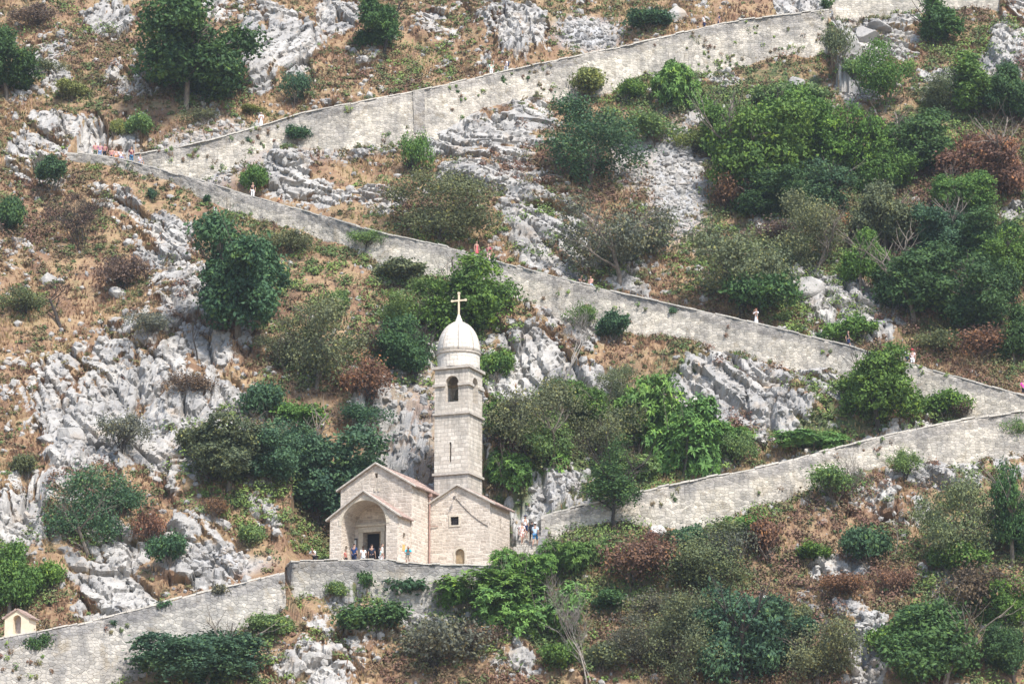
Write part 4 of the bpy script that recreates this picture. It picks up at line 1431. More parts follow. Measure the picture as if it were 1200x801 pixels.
PL = [
 ('tree', 217, 131, 138, 130, 'dark', 'large round dark green tree with a bare trunk above the start of the upper path'),
 ('tree', 8, 118, 72, 78, 'dark', 'dark tree cut by the frame edge, level with the large round trunk-bearing tree'),
 ('tree', 450, 64, 62, 72, 'dark', 'dark narrow tree at the frame top beside the pale top outcrop'),
 ('bush', 760, 37, 62, 32, 'teal', 'low dark bush beside the grey scree above the top path'),
 ('twiggy', 346, 126, 38, 50, 'teal', 'thin bluish shrub among rocks just above the upper path'),
 ('bush', 60, 222, 44, 46, 'teal', 'dark bush hugging the grey crag downhill of the seated hikers'),
 ('bush', 4, 272, 46, 50, 'dark', 'dark green bush at the frame edge downhill of the grey crag'),
 ('bush', 347, 170, 46, 28, 'teal', 'teal bush hanging on the wall face beside the white-robed walker'),
 ('bush', 296, 230, 44, 44, 'mid', 'fresh green bush right behind the man in black on the middle path'),
 ('twiggy', 487, 208, 42, 58, 'mid', 'slim green sapling below the upper wall'),
 ('airy', 688, 226, 122, 105, 'teal', 'big loose blue-green tree beside the grey scree slope'),
 ('airy', 726, 330, 130, 112, 'grey', 'big grey-green tree standing just above the middle path by the scree foot'),
 ('airy', 515, 288, 112, 82, 'olive', 'dark olive tree above the middle path under the slab crag'),
 ('frond', 796, 126, 58, 72, 'bright', 'bright green upright shrub against the upper wall'),
 ('bush', 735, 118, 50, 30, 'mid', 'small mid-green bush at the foot of the upper wall'),
 ('twiggy', 770, 172, 90, 40, 'ltgreen', 'yellowish low shrub on the dry slope between the upper wall and the scree'),
 ('twiggy', 812, 182, 50, 34, 'yellow', 'yellow-green low shrub at the top of the scree'),
 ('twiggy', 984, 80, 34, 58, 'olive', 'thin olive shrub in the angle under the corner of the upper wall'),
 ('bush', 1002, 92, 40, 30, 'ltgreen', 'light bush on the rocks right under the corner of the top wall'),
 ('bush', 686, 118, 62, 46, 'yellow', 'yellow-green creeper climbing the upper wall'),
 ('tree', 880, 240, 118, 130, 'mid', 'large green tree at the thicket edge by the scree'),
 ('tree', 935, 200, 90, 90, 'mid', 'second green tree inside the thicket, its top reaching the brown grass slope'),
 ('airy', 1034, 132, 82, 88, 'mid', 'slender light tree with several stems below the top rocks'),
 ('cone', 1097, 58, 50, 70, 'dark', 'pointed dark conifer against the top wall'),
 ('cone', 1141, 142, 62, 82, 'mid', 'tall dark green tree with a cone-like top on the thicket border'),
 ('tree', 1190, 150, 60, 70, 'dark', 'dark tree at the frame edge under the upper crag'),
 ('tree', 1072, 212, 92, 86, 'dark', 'dark tree with a rusty top in the thicket'),
 ('bush', 1085, 180, 46, 42, 'rust', 'rust-red shrub crowning the dark thicket tree'),
 ('tree', 1165, 240, 98, 98, 'rust', 'wide rust-brown tree at the frame edge'),
 ('tree', 1000, 218, 80, 84, 'mid', 'fresh green rounded tree in the middle of the thicket'),
 ('airy', 955, 325, 84, 100, 'olive', 'grey-olive tree with a pale bare trunk above the boulder field'),
 ('airy', 868, 374, 112, 126, 'olive', 'grey-olive tree with a thin pale trunk beside the white-dressed walker'),
 ('bush', 890, 374, 92, 66, 'dark', 'dense dark bush behind the white-dressed walker'),
 ('twiggy', 858, 252, 62, 52, 'rust', 'rusty shrub at the scree side of the thicket'),
 ('twiggy', 905, 292, 60, 40, 'brown', 'dull brown shrub between scree and olive tree'),
 ('tree', 1008, 340, 62, 66, 'mid', 'green tree directly uphill of the stony fan'),
 ('tree', 1070, 380, 104, 98, 'dark', 'broad dark green tree at the thicket foot above the seated couple'),
 ('tree', 1152, 318, 90, 70, 'dark', 'dark green crown in the thicket below the rust tree'),
 ('tree', 1152, 398, 96, 92, 'dark', 'dark tree at the thicket foot near the frame edge'),
 ('tree', 1038, 300, 76, 80, 'olive', 'olive tree with brown sprigs in the thicket'),
 ('twiggy', 1086, 290, 56, 50, 'rust', 'rust-brown shrub beneath the dark rusty-topped tree'),
 ('twiggy', 1150, 424, 84, 46, 'rust', 'rust-brown shrub just above the end of the middle path'),
 ('twiggy', 1100, 415, 56, 30, 'olive', 'olive shrub beside the middle path past the seated couple'),
 ('bush', 998, 404, 58, 38, 'bright', 'bright green bush behind the lone walker by the large boulder'),
 ('tree', 1030, 506, 92, 104, 'mid', 'dense green tree standing in front of the middle wall'),
 ('bush', 1104, 494, 60, 42, 'mid', 'green bush in the angle where middle and lower walls converge'),
 ('twiggy', 1125, 492, 40, 26, 'brown', 'brown shrub tucked against the lower wall angle'),
 ('frond', 952, 528, 76, 34, 'bright', 'low bright green shrub on the top edge of the lower wall'),
 ('tree', 280, 390, 132, 138, 'teal', 'large dense teal tree below the middle path on the crag side'),
 ('airy', 372, 466, 112, 108, 'olive', 'loose olive tree uphill of the church left gable'),
 ('bush', 396, 374, 34, 42, 'ltgreen', 'small light green bush on the dry slope near the teal tree'),
 ('tree', 548, 405, 96, 100, 'mid', 'green tree right behind the tower dome'),
 ('tree', 484, 450, 70, 78, 'dark', 'dark tree beside the belfry'),
 ('airy', 480, 392, 76, 64, 'ltgreen', 'yellowish loose tree beside the tower cross'),
 ('twiggy', 428, 474, 66, 56, 'rust', 'rusty shrub on the slope between olive tree and belfry'),
 ('bush', 720, 402, 44, 44, 'teal', 'teal bush leaning on the foot of the middle wall'),
 ('twiggy', 684, 388, 42, 38, 'mid', 'small thin green shrub near the bare pale tree'),
 ('airy', 618, 556, 112, 112, 'olive', 'wide grey-green tree beside the tower shaft'),
 ('frond', 600, 574, 72, 68, 'bright', 'bright fronded shrub at the tower foot'),
 ('frond', 800, 556, 106, 110, 'bright', 'large bright fronded thicket above the lower path'),
 ('frond', 762, 520, 84, 100, 'bright', 'taller bright fronded clump beside the large thicket'),
 ('frond', 742, 560, 60, 46, 'ltgreen', 'light green shrub behind the leaning dark tree'),
 ('airy', 706, 545, 80, 90, 'olive', 'grey-green tree between bare tree and bright thicket'),
 ('pine', 724, 622, 74, 116, 'dark', 'dark leaning tree with a visible trunk in front of the lower wall'),
 ('twiggy', 862, 546, 46, 44, 'ltgreen', 'thin light shrub on the rock above the lower path'),
 ('bush', 314, 492, 56, 52, 'teal', 'teal bush beside the crag foot'),
 ('tree', 268, 578, 104, 92, 'olive', 'broad olive tree uphill of the split rock'),
 ('tree', 372, 612, 128, 118, 'teal', 'broad dark tree touching the church left wall'),
 ('tree', 330, 570, 80, 74, 'teal', 'dark rounded tree between the olive tree and the church'),
 ('twiggy', 428, 506, 56, 40, 'teal', 'low bluish shrub on the rocks uphill of the church roof'),
 ('airy', 104, 655, 96, 98, 'teal', 'ragged dark tree on the cliff above the shrine'),
 ('tree', 12, 726, 72, 84, 'mid', 'dark green tree just above the shrine roof'),
 ('bush', 196, 664, 44, 48, 'teal', 'dark bush in the gully above the descending wall'),
 ('bush', 48, 772, 38, 36, 'dark', 'rounded dark bush beside the shrine'),
 ('tree', 240, 815, 150, 84, 'teal', 'big dark bushy tree in front of the descending wall'),
 ('bush', 292, 640, 46, 30, 'ltgreen', 'green bush below the split rock'),
 ('twiggy', 142, 528, 62, 46, 'grey', 'grey twiggy shrub on the left crag'),
 ('twiggy', 215, 470, 56, 40, 'brown', 'brown shrub in a cleft of the left crag'),
 ('frond', 596, 712, 128, 66, 'bright', 'bright fronded thicket right under the terrace and steps'),
 ('frond', 560, 720, 76, 56, 'mid', 'deep green fronded clump against the terrace wall'),
 ('frond', 636, 742, 88, 70, 'bright', 'bright fronded shrub downhill of the steps'),
 ('frond', 700, 660, 36, 40, 'ltgreen', 'small light fronded plant beside the rust bush'),
 ('frond', 664, 675, 66, 58, 'mid', 'green fronded shrub outside the stair parapet'),
 ('bush', 442, 744, 84, 46, 'dark', 'dark glossy bush beneath the terrace wall'),
 ('twiggy', 512, 790, 106, 72, 'grey', 'big grey twiggy bush at the frame bottom'),
 ('small', 470, 700, 62, 28, 'teal', 'teal creeper hanging below the parapet in front of the porch'),
 ('small', 432, 690, 26, 24, 'dark', 'little dark tuft on the terrace wall'),
 ('twiggy', 744, 696, 104, 72, 'rust', 'rusty mixed bush downhill of the leaning dark tree'),
 ('bush', 712, 720, 54, 36, 'dark', 'round dark green bush under the rusty mixed bush'),
 ('airy', 835, 706, 116, 92, 'olive', 'grey-green tree in the lower thicket below the long lower wall'),
 ('tree', 866, 804, 116, 128, 'teal', 'tall teal tree in the middle of the lower thicket'),
 ('airy', 796, 812, 104, 106, 'olive', 'olive tree at the frame bottom beside the teal tree'),
 ('airy', 958, 812, 96, 100, 'olive', 'grey-olive tree at the frame bottom by the stony streak'),
 ('bush', 900, 656, 56, 60, 'rust', 'rust-orange bush below the lower wall'),
 ('bush', 1018, 664, 62, 58, 'teal', 'rounded dark green bush among the pale rocks'),
 ('airy', 1128, 676, 96, 106, 'olive', 'tall grey-green tree before the slanted slab rocks'),
 ('bush', 1122, 680, 68, 52, 'mid', 'glowing green bush at the foot of the tall grey-green tree'),
 ('tree', 1186, 660, 64, 104, 'dark', 'dark tree at the frame edge beside the glowing green bush'),
 ('twiggy', 1155, 724, 84, 66, 'brown', 'brown leafless-looking shrub above the bottom corner tree'),
 ('tree', 1108, 816, 132, 104, 'dark', 'wide dark tree filling the bottom corner'),
 ('bush', 1074, 808, 56, 46, 'mid', 'yellowish green bush against the wide corner tree'),
 ('tree', 1188, 800, 56, 76, 'dark', 'dark tree at the very bottom corner of the frame'),
 ('bush', 872, 628, 64, 32, 'mid', 'low green bush along the foot of the long lower wall'),
 ('twiggy', 978, 588, 68, 48, 'ltgreen', 'light green shrub on the broken end of the lower wall'),
 ('twiggy', 1060, 560, 40, 36, 'ltgreen', 'light green shrub at the edge of the slanted slabs'),
 ('small', 590, 103, 13, 16, 'dark', 'small round green plant sprouting from the upper wall'),
 ('small', 536, 112, 10, 11, 'dark', 'tiny green plant on the upper wall beside the pale pilaster'),
 ('small', 617, 95, 9, 9, 'dark', 'tiniest green plant on the upper wall, past the small round one'),
 ('small', 968, 11, 13, 13, 'dark', 'round green plant on the corner of the upper wall'),
 ('small', 978, 6, 10, 12, 'mid', 'round green plant at the base of the top wall'),
 ('small', 178, 234, 13, 15, 'teal', 'small dark plant below the hairpin bend'),
 ('small', 243, 238, 12, 12, 'teal', 'small dark plant on the wall under the middle path start'),
 ('small', 288, 168, 13, 10, 'teal', 'small dark plant on the pale bend wall'),
 ('small', 790, 370, 16, 14, 'teal', 'small teal plant on the face of the middle wall'),
 ('small', 963, 400, 16, 12, 'teal', 'small teal plant on the middle wall near the boulders'),
 ('small', 792, 590, 12, 10, 'dark', 'small dark plant on the lower wall'),
 ('small', 190, 716, 26, 14, 'teal', 'flat dark plant on the descending wall'),
 ('small', 130, 738, 22, 14, 'teal', 'flat olive plant on the descending wall near the shrine'),
 ('small', 255, 700, 22, 18, 'grey', 'greyish plant on the descending wall'),
 ('small', 1045, 437, 14, 14, 'grey', 'greyish plant on the middle wall behind the dense green tree'),
 ('bush', 84, 118, 48, 30, 'yellow', 'yellowish bush above the seated hikers group'),
 ('bush', 134, 160, 20, 26, 'yellow', 'yellow-green bush right behind the seated hikers'),
 ('bush', 162, 162, 36, 36, 'ltgreen', 'light bush beside the standing hiker at the bend'),
 ('twiggy', 235, 148, 44, 26, 'olive', 'low olive bush at the foot of the large round tree'),
 ('bush', 296, 134, 34, 14, 'yellow', 'yellow-green bush behind the white-robed walker'),
 ('twiggy', 40, 34, 50, 30, 'brown', 'dull brown bush in the top corner'),
 ('twiggy', 60, 90, 40, 24, 'olive', 'small olive bush in the dry grass of the top corner'),
 ('twiggy', 150, 340, 60, 44, 'brown', 'dark brown bush above the left crag'),
 ('twiggy', 170, 398, 46, 40, 'grey', 'grey bush on top of the left crag'),
 ('twiggy', 30, 370, 60, 34, 'olive', 'olive bush beside the dark-trunked bare tree'),
 ('twiggy', 260, 270, 46, 26, 'ltgreen', 'yellowish shrub just under the middle wall'),
 ('twiggy', 430, 290, 50, 22, 'ltgreen', 'dry yellowish shrub under the middle wall'),
 ('twiggy', 250, 610, 40, 34, 'rust', 'rusty shrub in the gully'),
 ('twiggy', 175, 640, 44, 46, 'rust', 'red-brown shrub on the gully side'),
 ('bush', 30, 560, 40, 34, 'olive', 'olive bush at the frame edge above the dark cliff hollow'),
 ('twiggy', 1190, 520, 40, 36, 'ltgreen', 'light bush at the frame edge below the bend'),
 ('twiggy', 770, 660, 54, 40, 'rust', 'brown-red bush below the lower wall middle'),
 ('bush', 935, 740, 40, 40, 'olive', 'small olive bush near the stony streak'),
 ('twiggy', 985, 700, 74, 34, 'rust', 'rust heath patch uphill of the stony streak'),
 ('twiggy', 1050, 700, 50, 40, 'rust', 'rust heath patch beside the rounded dark bush'),
 ('twiggy', 860, 665, 50, 60, 'grey', 'grey twiggy bush beside the rust-orange bush'),

 ('tree', 848, 186, 66, 76, 'mid', 'green tree at the thicket corner right below the grey standing boulder'),
 ('bush', 922, 136, 76, 50, 'ltgreen', 'light green bush along the thicket top beside the brown grass slope'),
 ('tree', 962, 262, 84, 66, 'teal', 'blue-green tree in the hollow centre of the thicket'),
 ('tree', 1032, 236, 76, 70, 'mid', 'green tree squeezed between the rounded tree and the rusty-topped one'),
 ('tree', 905, 262, 84, 66, 'dark', 'dark tree under the large green tree at the scree side'),
 ('tree', 1112, 304, 76, 70, 'teal', 'blue-green tree below the wide rust-brown tree'),
 ('tree', 1186, 344, 66, 70, 'mid', 'green tree at the frame edge below the pale rocks of the thicket'),
 ('airy', 1112, 138, 60, 60, 'olive', 'loose olive tree between the slender light tree and the cone-topped one'),
 ('bush', 1046, 352, 64, 46, 'mid', 'leafy bush linking the green and the broad dark tree uphill of the stony fan'),
 ('tree', 1190, 430, 56, 66, 'dark', 'dark tree at the frame edge just above the end of the middle path'),
 ('twiggy', 976, 286, 60, 44, 'rust', 'rusty shrub behind the pale-trunked olive tree'),
 ('tree', 1130, 256, 66, 60, 'mid', 'green tree in front of the wide rust-brown tree'),
 ('tree', 902, 780, 96, 80, 'teal', 'blue-green tree next to the tall teal one in the lower thicket'),
 ('airy', 822, 764, 92, 70, 'olive', 'olive tree behind the tall teal tree'),
 ('airy', 752, 784, 82, 70, 'grey', 'greyish tree beside the pale forked tree'),
 ('bush', 1046, 768, 64, 46, 'mid', 'green bush on the far bank of the stony streak'),
 ('tree', 1182, 742, 62, 60, 'mid', 'green tree at the frame edge above the bottom corner'),
 ('bush', 1092, 736, 64, 36, 'dark', 'dark bush uphill of the wide corner tree'),
 ('twiggy', 764, 730, 70, 44, 'grey', 'grey bush between the round dark bush and the lower thicket'),
 ('bush', 704, 788, 64, 40, 'olive', 'olive bush behind the pale forked tree'),
 ('bush', 950, 664, 56, 34, 'mid', 'green bush halfway between the rust-orange bush and the rounded dark bush'),
 ('bush', 806, 650, 64, 40, 'teal', 'bluish bush below the middle of the long lower wall'),
 ('frond', 596, 516, 64, 64, 'mid', 'leafy green shrub against the tower shaft'),
 ('tree', 648, 548, 76, 66, 'ltgreen', 'light green tree behind the fronded shrub at the tower foot'),
 ('tree', 694, 506, 70, 64, 'mid', 'green tree below the leafless pale tree'),
 ('airy', 728, 486, 60, 56, 'olive', 'olive tree at the uphill edge of the bright thicket'),
 ('frond', 838, 530, 66, 50, 'bright', 'bright shrub at the rock edge of the large thicket'),
 ('bush', 664, 474, 54, 36, 'ltgreen', 'light green bush on the pale rocks under the leafless pale tree'),
 ('bush', 582, 448, 44, 48, 'mid', 'green bush squeezed beside the dome base'),
 ('bush', 468, 334, 66, 36, 'olive', 'olive bush on the dry grass uphill of the tower cross'),
 ('twiggy', 340, 300, 60, 32, 'olive', 'olive scrubby bush between the large teal tree and the middle wall'),
 ('airy', 336, 436, 70, 60, 'olive', 'small olive tree at the side of the large teal tree'),
 ('twiggy', 446, 424, 64, 50, 'brown', 'brown bush uphill of the rusty shrub by the belfry'),
 ('bush', 232, 536, 64, 44, 'olive', 'olive bush at the crag edge uphill of the broad olive tree'),
 ('bush', 350, 508, 66, 42, 'mid', 'green bush uphill of the broad dark tree by the church'),
 ('bush', 134, 606, 50, 42, 'teal', 'bluish bush beside the ragged dark tree of the cliff'),
 ('bush', 62, 694, 56, 44, 'mid', 'green bush on the cliff foot uphill of the shrine'),
 ('bush', 318, 748, 56, 36, 'ltgreen', 'light bush where the descending wall meets the terrace corner'),
 ('frond', 612, 680, 60, 50, 'bright', 'bright leafy shoots at the outer side of the steps'),
 ('twiggy', 560, 770, 70, 44, 'brown', 'brown bush downhill of the bright thicket under the terrace'),
 ('bush', 655, 790, 60, 44, 'mid', 'green bush at the frame bottom below the bright shrub'),
 ('bush', 390, 700, 40, 24, 'ltgreen', 'pale green tuft at the terrace wall foot near the corner'),
]
for rec in PL:
    plant(*rec)
bare(72, 384, 96, 'bare dark-trunked tree on the slope above the left crag', 'bark_dark', 61, r=.2, spread=.95, up=.35, first=.4, hk=.5)
bare(95, 292, 88, 'leafless brown bush below the hairpin bend', 'bark_dark', 62, r=.06, stems=6, spread=.8, up=.6, hk=.5, nm='bare_bush')
bare(657, 452, 118, 'leafless pale tree on the rocks below the middle wall', 'bark_pale', 63, r=.13, spread=.45, up=1.0, first=.3, hk=.55)
bare(690, 806, 130, 'leafless pale forked tree at the frame bottom under the green thicket', 'bark_pale', 64, r=.075, spread=.5, up=.9, stems=2, first=.3, hk=.55)
bare(108, 110, 40, 'small crooked leafless bush in the dry grass above the bend', 'bark_dark', 65, r=.07, spread=.8, hk=.5, nm='bare_bush', levels=3)
bare(232, 420, 76, 'dead thin snag standing on the left crag', 'bark_dark', 66, r=.09, spread=.25, up=1.0, hk=.8, levels=2)
bare(1048, 655, 50, 'thin bare pole-like tree beside the rounded dark bush', 'bark_pale', 67, r=.05, spread=.3, up=1.0, hk=.7, levels=2)
bare(1000, 585, 66, 'leafless shrub before the broken end of the lower wall', 'bark', 68, r=.04, stems=6, spread=.5, up=.9, hk=.55, nm='bare_bush', levels=3)

# ------------------------------------------------------------------ boulders
def boulder_mesh(seed, flat=.75):
    rs = np.random.default_rng(seed)
    bm = bmesh.new()
    bmesh.ops.create_icosphere(bm, subdivisions=4, radius=1)
    pl = [(Vector(rs.normal(size=3)).normalized(), rs.uniform(.55, .9)) for _ in range(14)]
    for v in bm.verts:
        p = v.co.copy()
        for n, d_ in pl:
            k = p.dot(n) - d_
            if k > 0:
                p -= n * k
        v.co = Vector((p.x, p.y * .9, p.z * flat))
    for v in bm.verts:
        c = v.co
        v.co = c * (1 + .16 * (float(fbm(np.array(c.x * 2.4 + seed), np.array(c.y * 2.4 + c.z * 2.9), seed, 3)) - .5))
    me = bpy.data.meshes.new("boulder")
    bm.to_mesh(me)
    bm.free()
    me.materials.append(M['boulder'])
    return me
BM = [boulder_mesh(70 + k) for k in range(5)]
BL = [
 (992, 62, 30, 34, 'broken grey boulder leaning under the corner of the upper wall'),
 (1012, 52, 36, 26, 'grey boulder wedged under the short top wall beside the corner'),
 (945, 350, 44, 34, 'large pale rounded boulder under the grey-olive tree with a bare trunk'),
 (820, 148, 22, 28, 'grey standing boulder at the thicket edge by the scree top'),
 (934, 112, 24, 26, 'lone grey boulder on the brown grass below the upper wall end'),
 (590, 347, 24, 16, 'round pale boulder in dry grass below the middle wall'),
 (57, 336, 22, 22, 'pale boulder beside the bare dark-trunked tree'),
 (138, 350, 24, 18, 'small pale boulder above the left crag'),
 (54, 520, 30, 16, 'flat pale boulder on the lower left crag'),
 (82, 524, 34, 30, 'rounded pale boulder next to the flat one on the crag'),
 (792, 26, 24, 22, 'pale boulder at the frame top above the path walkers'),
 (768, 632, 30, 22, 'pale boulder on the slope below the lower wall'),
 (700, 322, 24, 26, 'grey boulder beside the middle path near the sitting pair'),
 (1030, 38, 34, 18, 'grey boulder at the foot of the top wall'),
]
for k, (px, py, wp, hp, lab) in enumerate(BL):
    loc, s = ground(px, py - hp * .3)
    o = obj("boulder", BM[k % 5], None, loc)
    o.scale = (wp / s / 1.7, wp / s / 1.9, hp / s / 1.25)
    o.rotation_euler = (random.uniform(-.25, .25), random.uniform(-.25, .25), random.uniform(0, 6.28))
    tag(o, lab, 'boulder', 'boulders on the slope')

# ------------------------------------------------------------------ grass, scrub and rubble that nobody could count
cy_, cx_ = np.meshgrid(np.arange(iy0 + 5, iy1 - 3), np.arange(ix0 + 5, ix1 - 5), indexing='ij')
GRID = np.stack([Vx, Vy, Vz], -1)
gp = GRID[cy_, cx_].reshape(-1, 3)
gpx, gpy, _ = project(gp)
rk_s, sc_s, gn_s, rd_s = [a[cy_, cx_].ravel() for a in (rock_a, scree, green, rockdisp)]
ok = (gpx > -60) & (gpx < 1260) & (gpy > -40) & (gpy < 850) & (rd_s > .6)
wsoil = np.where(ok, np.clip(1.1 - rk_s * 1.8, 0, 1) * (1 - sc_s), 0)
pat = fbm(gp[:, 0] * .12, gp[:, 1] * .16, 171, 4)

def pick(wt, n, rs):
    c = np.cumsum(wt)
    i = np.searchsorted(c, rs.random(n) * c[-1])
    return i

rs = np.random.default_rng(5)
i = pick(wsoil * (.25 + sstep(.35, .6, pat)), 52000, rs)
base = gp[i] + rs.normal(0, .08, (len(i), 3)) * [1, 1, 0]
nb_ = 5
hgt = rs.uniform(.18, .5, len(i)) * (0.7 + .7 * pat[i])
az = rs.uniform(0, 2 * np.pi, (len(i), nb_))
ln = rs.uniform(.15, .75, (len(i), nb_))
tip = np.stack([np.cos(az) * ln, np.sin(az) * ln, np.ones_like(az)], -1) * hgt[:, None, None]
wv = np.stack([-np.sin(az), np.cos(az), np.zeros_like(az)], -1) * .055
b0 = base[:, None, :] + tip * .08 - np.array([0, 0, .08])
Vg = np.stack([b0 - wv, b0 + wv, base[:, None, :] + tip], 2).reshape(-1, 3)
Fg = np.arange(len(Vg)).reshape(-1, 3)
tn_ = np.clip(fbm(gp[i, 0] * .2, gp[i, 1] * .25, 181, 3) * 1.1 - .15 + rs.normal(0, .1, len(i)) + .45 * np.clip(gn_s[i], 0, 1), 0, 1)
tag(obj("dry_grass", mk_mesh("dry_grass", Vg, Fg, M['dry_grass'], False, None, dict(tint=np.repeat(tn_, nb_ * 3)))), 'dry brown and straw coloured grass covering the slope', kind='stuff')

i = pick(wsoil * (.25 + sstep(.4, .65, fbm(gp[:, 0] * .2 + 5, gp[:, 1] * .25, 191, 4)) * (1 + gn_s)), 11000, rs)
n = len(i)
rad = rs.uniform(.2, .72, n)
m = 26
dv = rs.normal(size=(n, m, 3))
dv[..., 2] = np.abs(dv[..., 2])
dv /= np.linalg.norm(dv, axis=-1)[..., None]
P = gp[i][:, None, :] + dv * (rad[:, None] * rs.uniform(.4, 1.1, (n, m)))[..., None] * np.array([1, 1, .85])
tt_ = np.clip(.18 + .5 * fbm(gp[i, 0] * .15, gp[i, 1] * .2, 201, 3) + .4 * gn_s[i] + rs.normal(0, .17, n), 0, 1)
V, F, T = leaf_quads(P.reshape(-1, 3), (dv + rs.normal(0, .5, dv.shape)).reshape(-1, 3), .17, .8, rs, np.clip(np.repeat(tt_, m) + rs.normal(0, .06, n * m), 0, 1))
tag(obj("low_scrub", mk_mesh("low_scrub", V, F, M['scrub'], False, None, dict(tint=T))), 'low brown and green scrub scattered over the hillside', kind='stuff')

UNDER = [(1000, 690, 160, 60, 0, .6), (960, 620, 120, 40, 0, .5), (560, 780, 120, 30, 0, .6), (400, 330, 80, 50, 0, .4), (60, 250, 60, 60, 0, .35), (110, 60, 90, 40, 0, .35), (480, 80, 60, 30, 0, .4), (765, 150, 85, 34, 0, .8), (680, 100, 30, 30, 0, .8), (1010, 300, 190, 130, 0, 1), (900, 190, 110, 90, 0, .8), (1150, 200, 80, 160, 0, .8), (900, 720, 160, 100, 0, .8), (1130, 690, 100, 120, 0, .7), (720, 660, 90, 60, 0, .8), (620, 720, 120, 70, 0, .9), (700, 520, 150, 60, 0, .9), (840, 520, 50, 40, 0, .8), (330, 560, 120, 70, 0, .7), (500, 390, 90, 70, 0, .7), (370, 430, 70, 60, 0, .5), (280, 350, 80, 60, 0, .5), (700, 250, 110, 90, 0, .5), (515, 260, 70, 40, 0, .6), (1030, 470, 90, 50, 0, .7), (90, 620, 60, 50, 0, .5), (20, 700, 60, 50, 0, .8), (230, 780, 110, 50, 0, .6), (470, 720, 90, 40, 0, .6), (780, 90, 60, 30, 0, .6), (215, 120, 80, 20, 0, .6), (990, 570, 80, 40, 0, .5), (850, 640, 110, 30, 0, .6), (1160, 430, 90, 30, 0, .7)]
und = ell(UNDER, .5)[cy_, cx_].ravel()
i = pick(np.where(ok, und * np.clip(1.15 - rk_s, .1, 1) * (1 - np.clip(sc_s * 1.3, 0, 1)), 0), 6200, rs)
n = len(i)
rad = rs.uniform(.4, 1.15, n)
m = 70
dv = rs.normal(size=(n, m, 3))
dv[..., 2] = np.abs(dv[..., 2]) * .9
dv /= np.linalg.norm(dv, axis=-1)[..., None]
P = gp[i][:, None, :] + dv * (rad[:, None] * rs.uniform(.35, 1.15, (n, m)))[..., None]
reg = fbm(gp[i, 0] * .11, gp[i, 1] * .14, 231, 3)
tt_ = np.clip(.08 + .85 * sstep(.3, .68, reg) + rs.normal(0, .16, n), 0, 1)
V, F, T = leaf_quads(P.reshape(-1, 3), (dv + np.array([0, 0, .3]) + rs.normal(0, .5, dv.shape)).reshape(-1, 3), .15, .8, rs, np.clip(np.repeat(tt_, m) + rs.normal(0, .08, n * m), 0, 1))
tag(obj("undergrowth", mk_mesh("undergrowth", V, F, M['scrub'], False, None, dict(tint=T))), 'tangled green and rusty undergrowth between the trees', kind='stuff')

WP = np.concatenate([a for a, b in WALLV])
WN = np.concatenate([b for a, b in WALLV])
keep = fbm(WP[:, 0] * .35, WP[:, 2] * .45, 321, 4)
i = pick(np.clip(keep - .56, 0, 1), 480, rs)
n = len(i)
rad = rs.uniform(.1, .38, n)
m = 24
dv = rs.normal(size=(n, m, 3))
dv /= np.linalg.norm(dv, axis=-1)[..., None]
ctr = WP[i].copy()
ctr[:, :2] -= WN[i] * .06
P = ctr[:, None, :] + dv * (rad[:, None] * rs.uniform(.3, 1.1, (n, m)))[..., None]
tt_ = np.clip(rs.choice([.12, .3, .5, .72, .95], n) + rs.normal(0, .08, n), 0, 1)
V, F, T = leaf_quads(P.reshape(-1, 3), (dv + np.array([0, -.6, .3])).reshape(-1, 3), .11, .9, rs, np.repeat(tt_, m))
tag(obj("wall_weeds", mk_mesh("wall_weeds", V, F, M['scrub'], False, None, dict(tint=T))), 'weeds and dry tufts growing from the joints of the walls', kind='stuff')

vp = []
for nm, p in PATHS.items():
    e, nr = p['edge'], p['nrm']
    for q in range(int(len(e) * 1.5)):
        k = int(rs.integers(len(e)))
        off = .12 * e[k, 3] + .1 + rs.exponential(.7)
        x, y = e[k, 0] - nr[k, 0] * off, e[k, 1] - nr[k, 1] * off
        if vnoise(np.array(x * .5), np.array(y * .5), 351) > .38:
            vp.append((x, y, drop(x, y)[0]))
vp = np.array(vp)
n = len(vp)
rad = rs.uniform(.15, .6, n)
m = 30
dv = rs.normal(size=(n, m, 3))
dv[..., 2] = np.abs(dv[..., 2]) * 1.1
dv /= np.linalg.norm(dv, axis=-1)[..., None]
P = vp[:, None, :] + dv * (rad[:, None] * rs.uniform(.3, 1.1, (n, m)))[..., None]
tt_ = np.clip(.1 + .8 * fbm(vp[:, 0] * .3, vp[:, 1] * .3, 361, 3) + rs.normal(0, .17, n), 0, 1)
V, F, T = leaf_quads(P.reshape(-1, 3), (dv + rs.normal(0, .5, dv.shape)).reshape(-1, 3), .13, .9, rs, np.clip(np.repeat(tt_, m) + rs.normal(0, .07, n * m), 0, 1))
tag(obj("weeds", mk_mesh("verge_weeds", V, F, M['scrub'], False, None, dict(tint=T))), 'dry weeds and grass along the foot of the walls', kind='stuff')

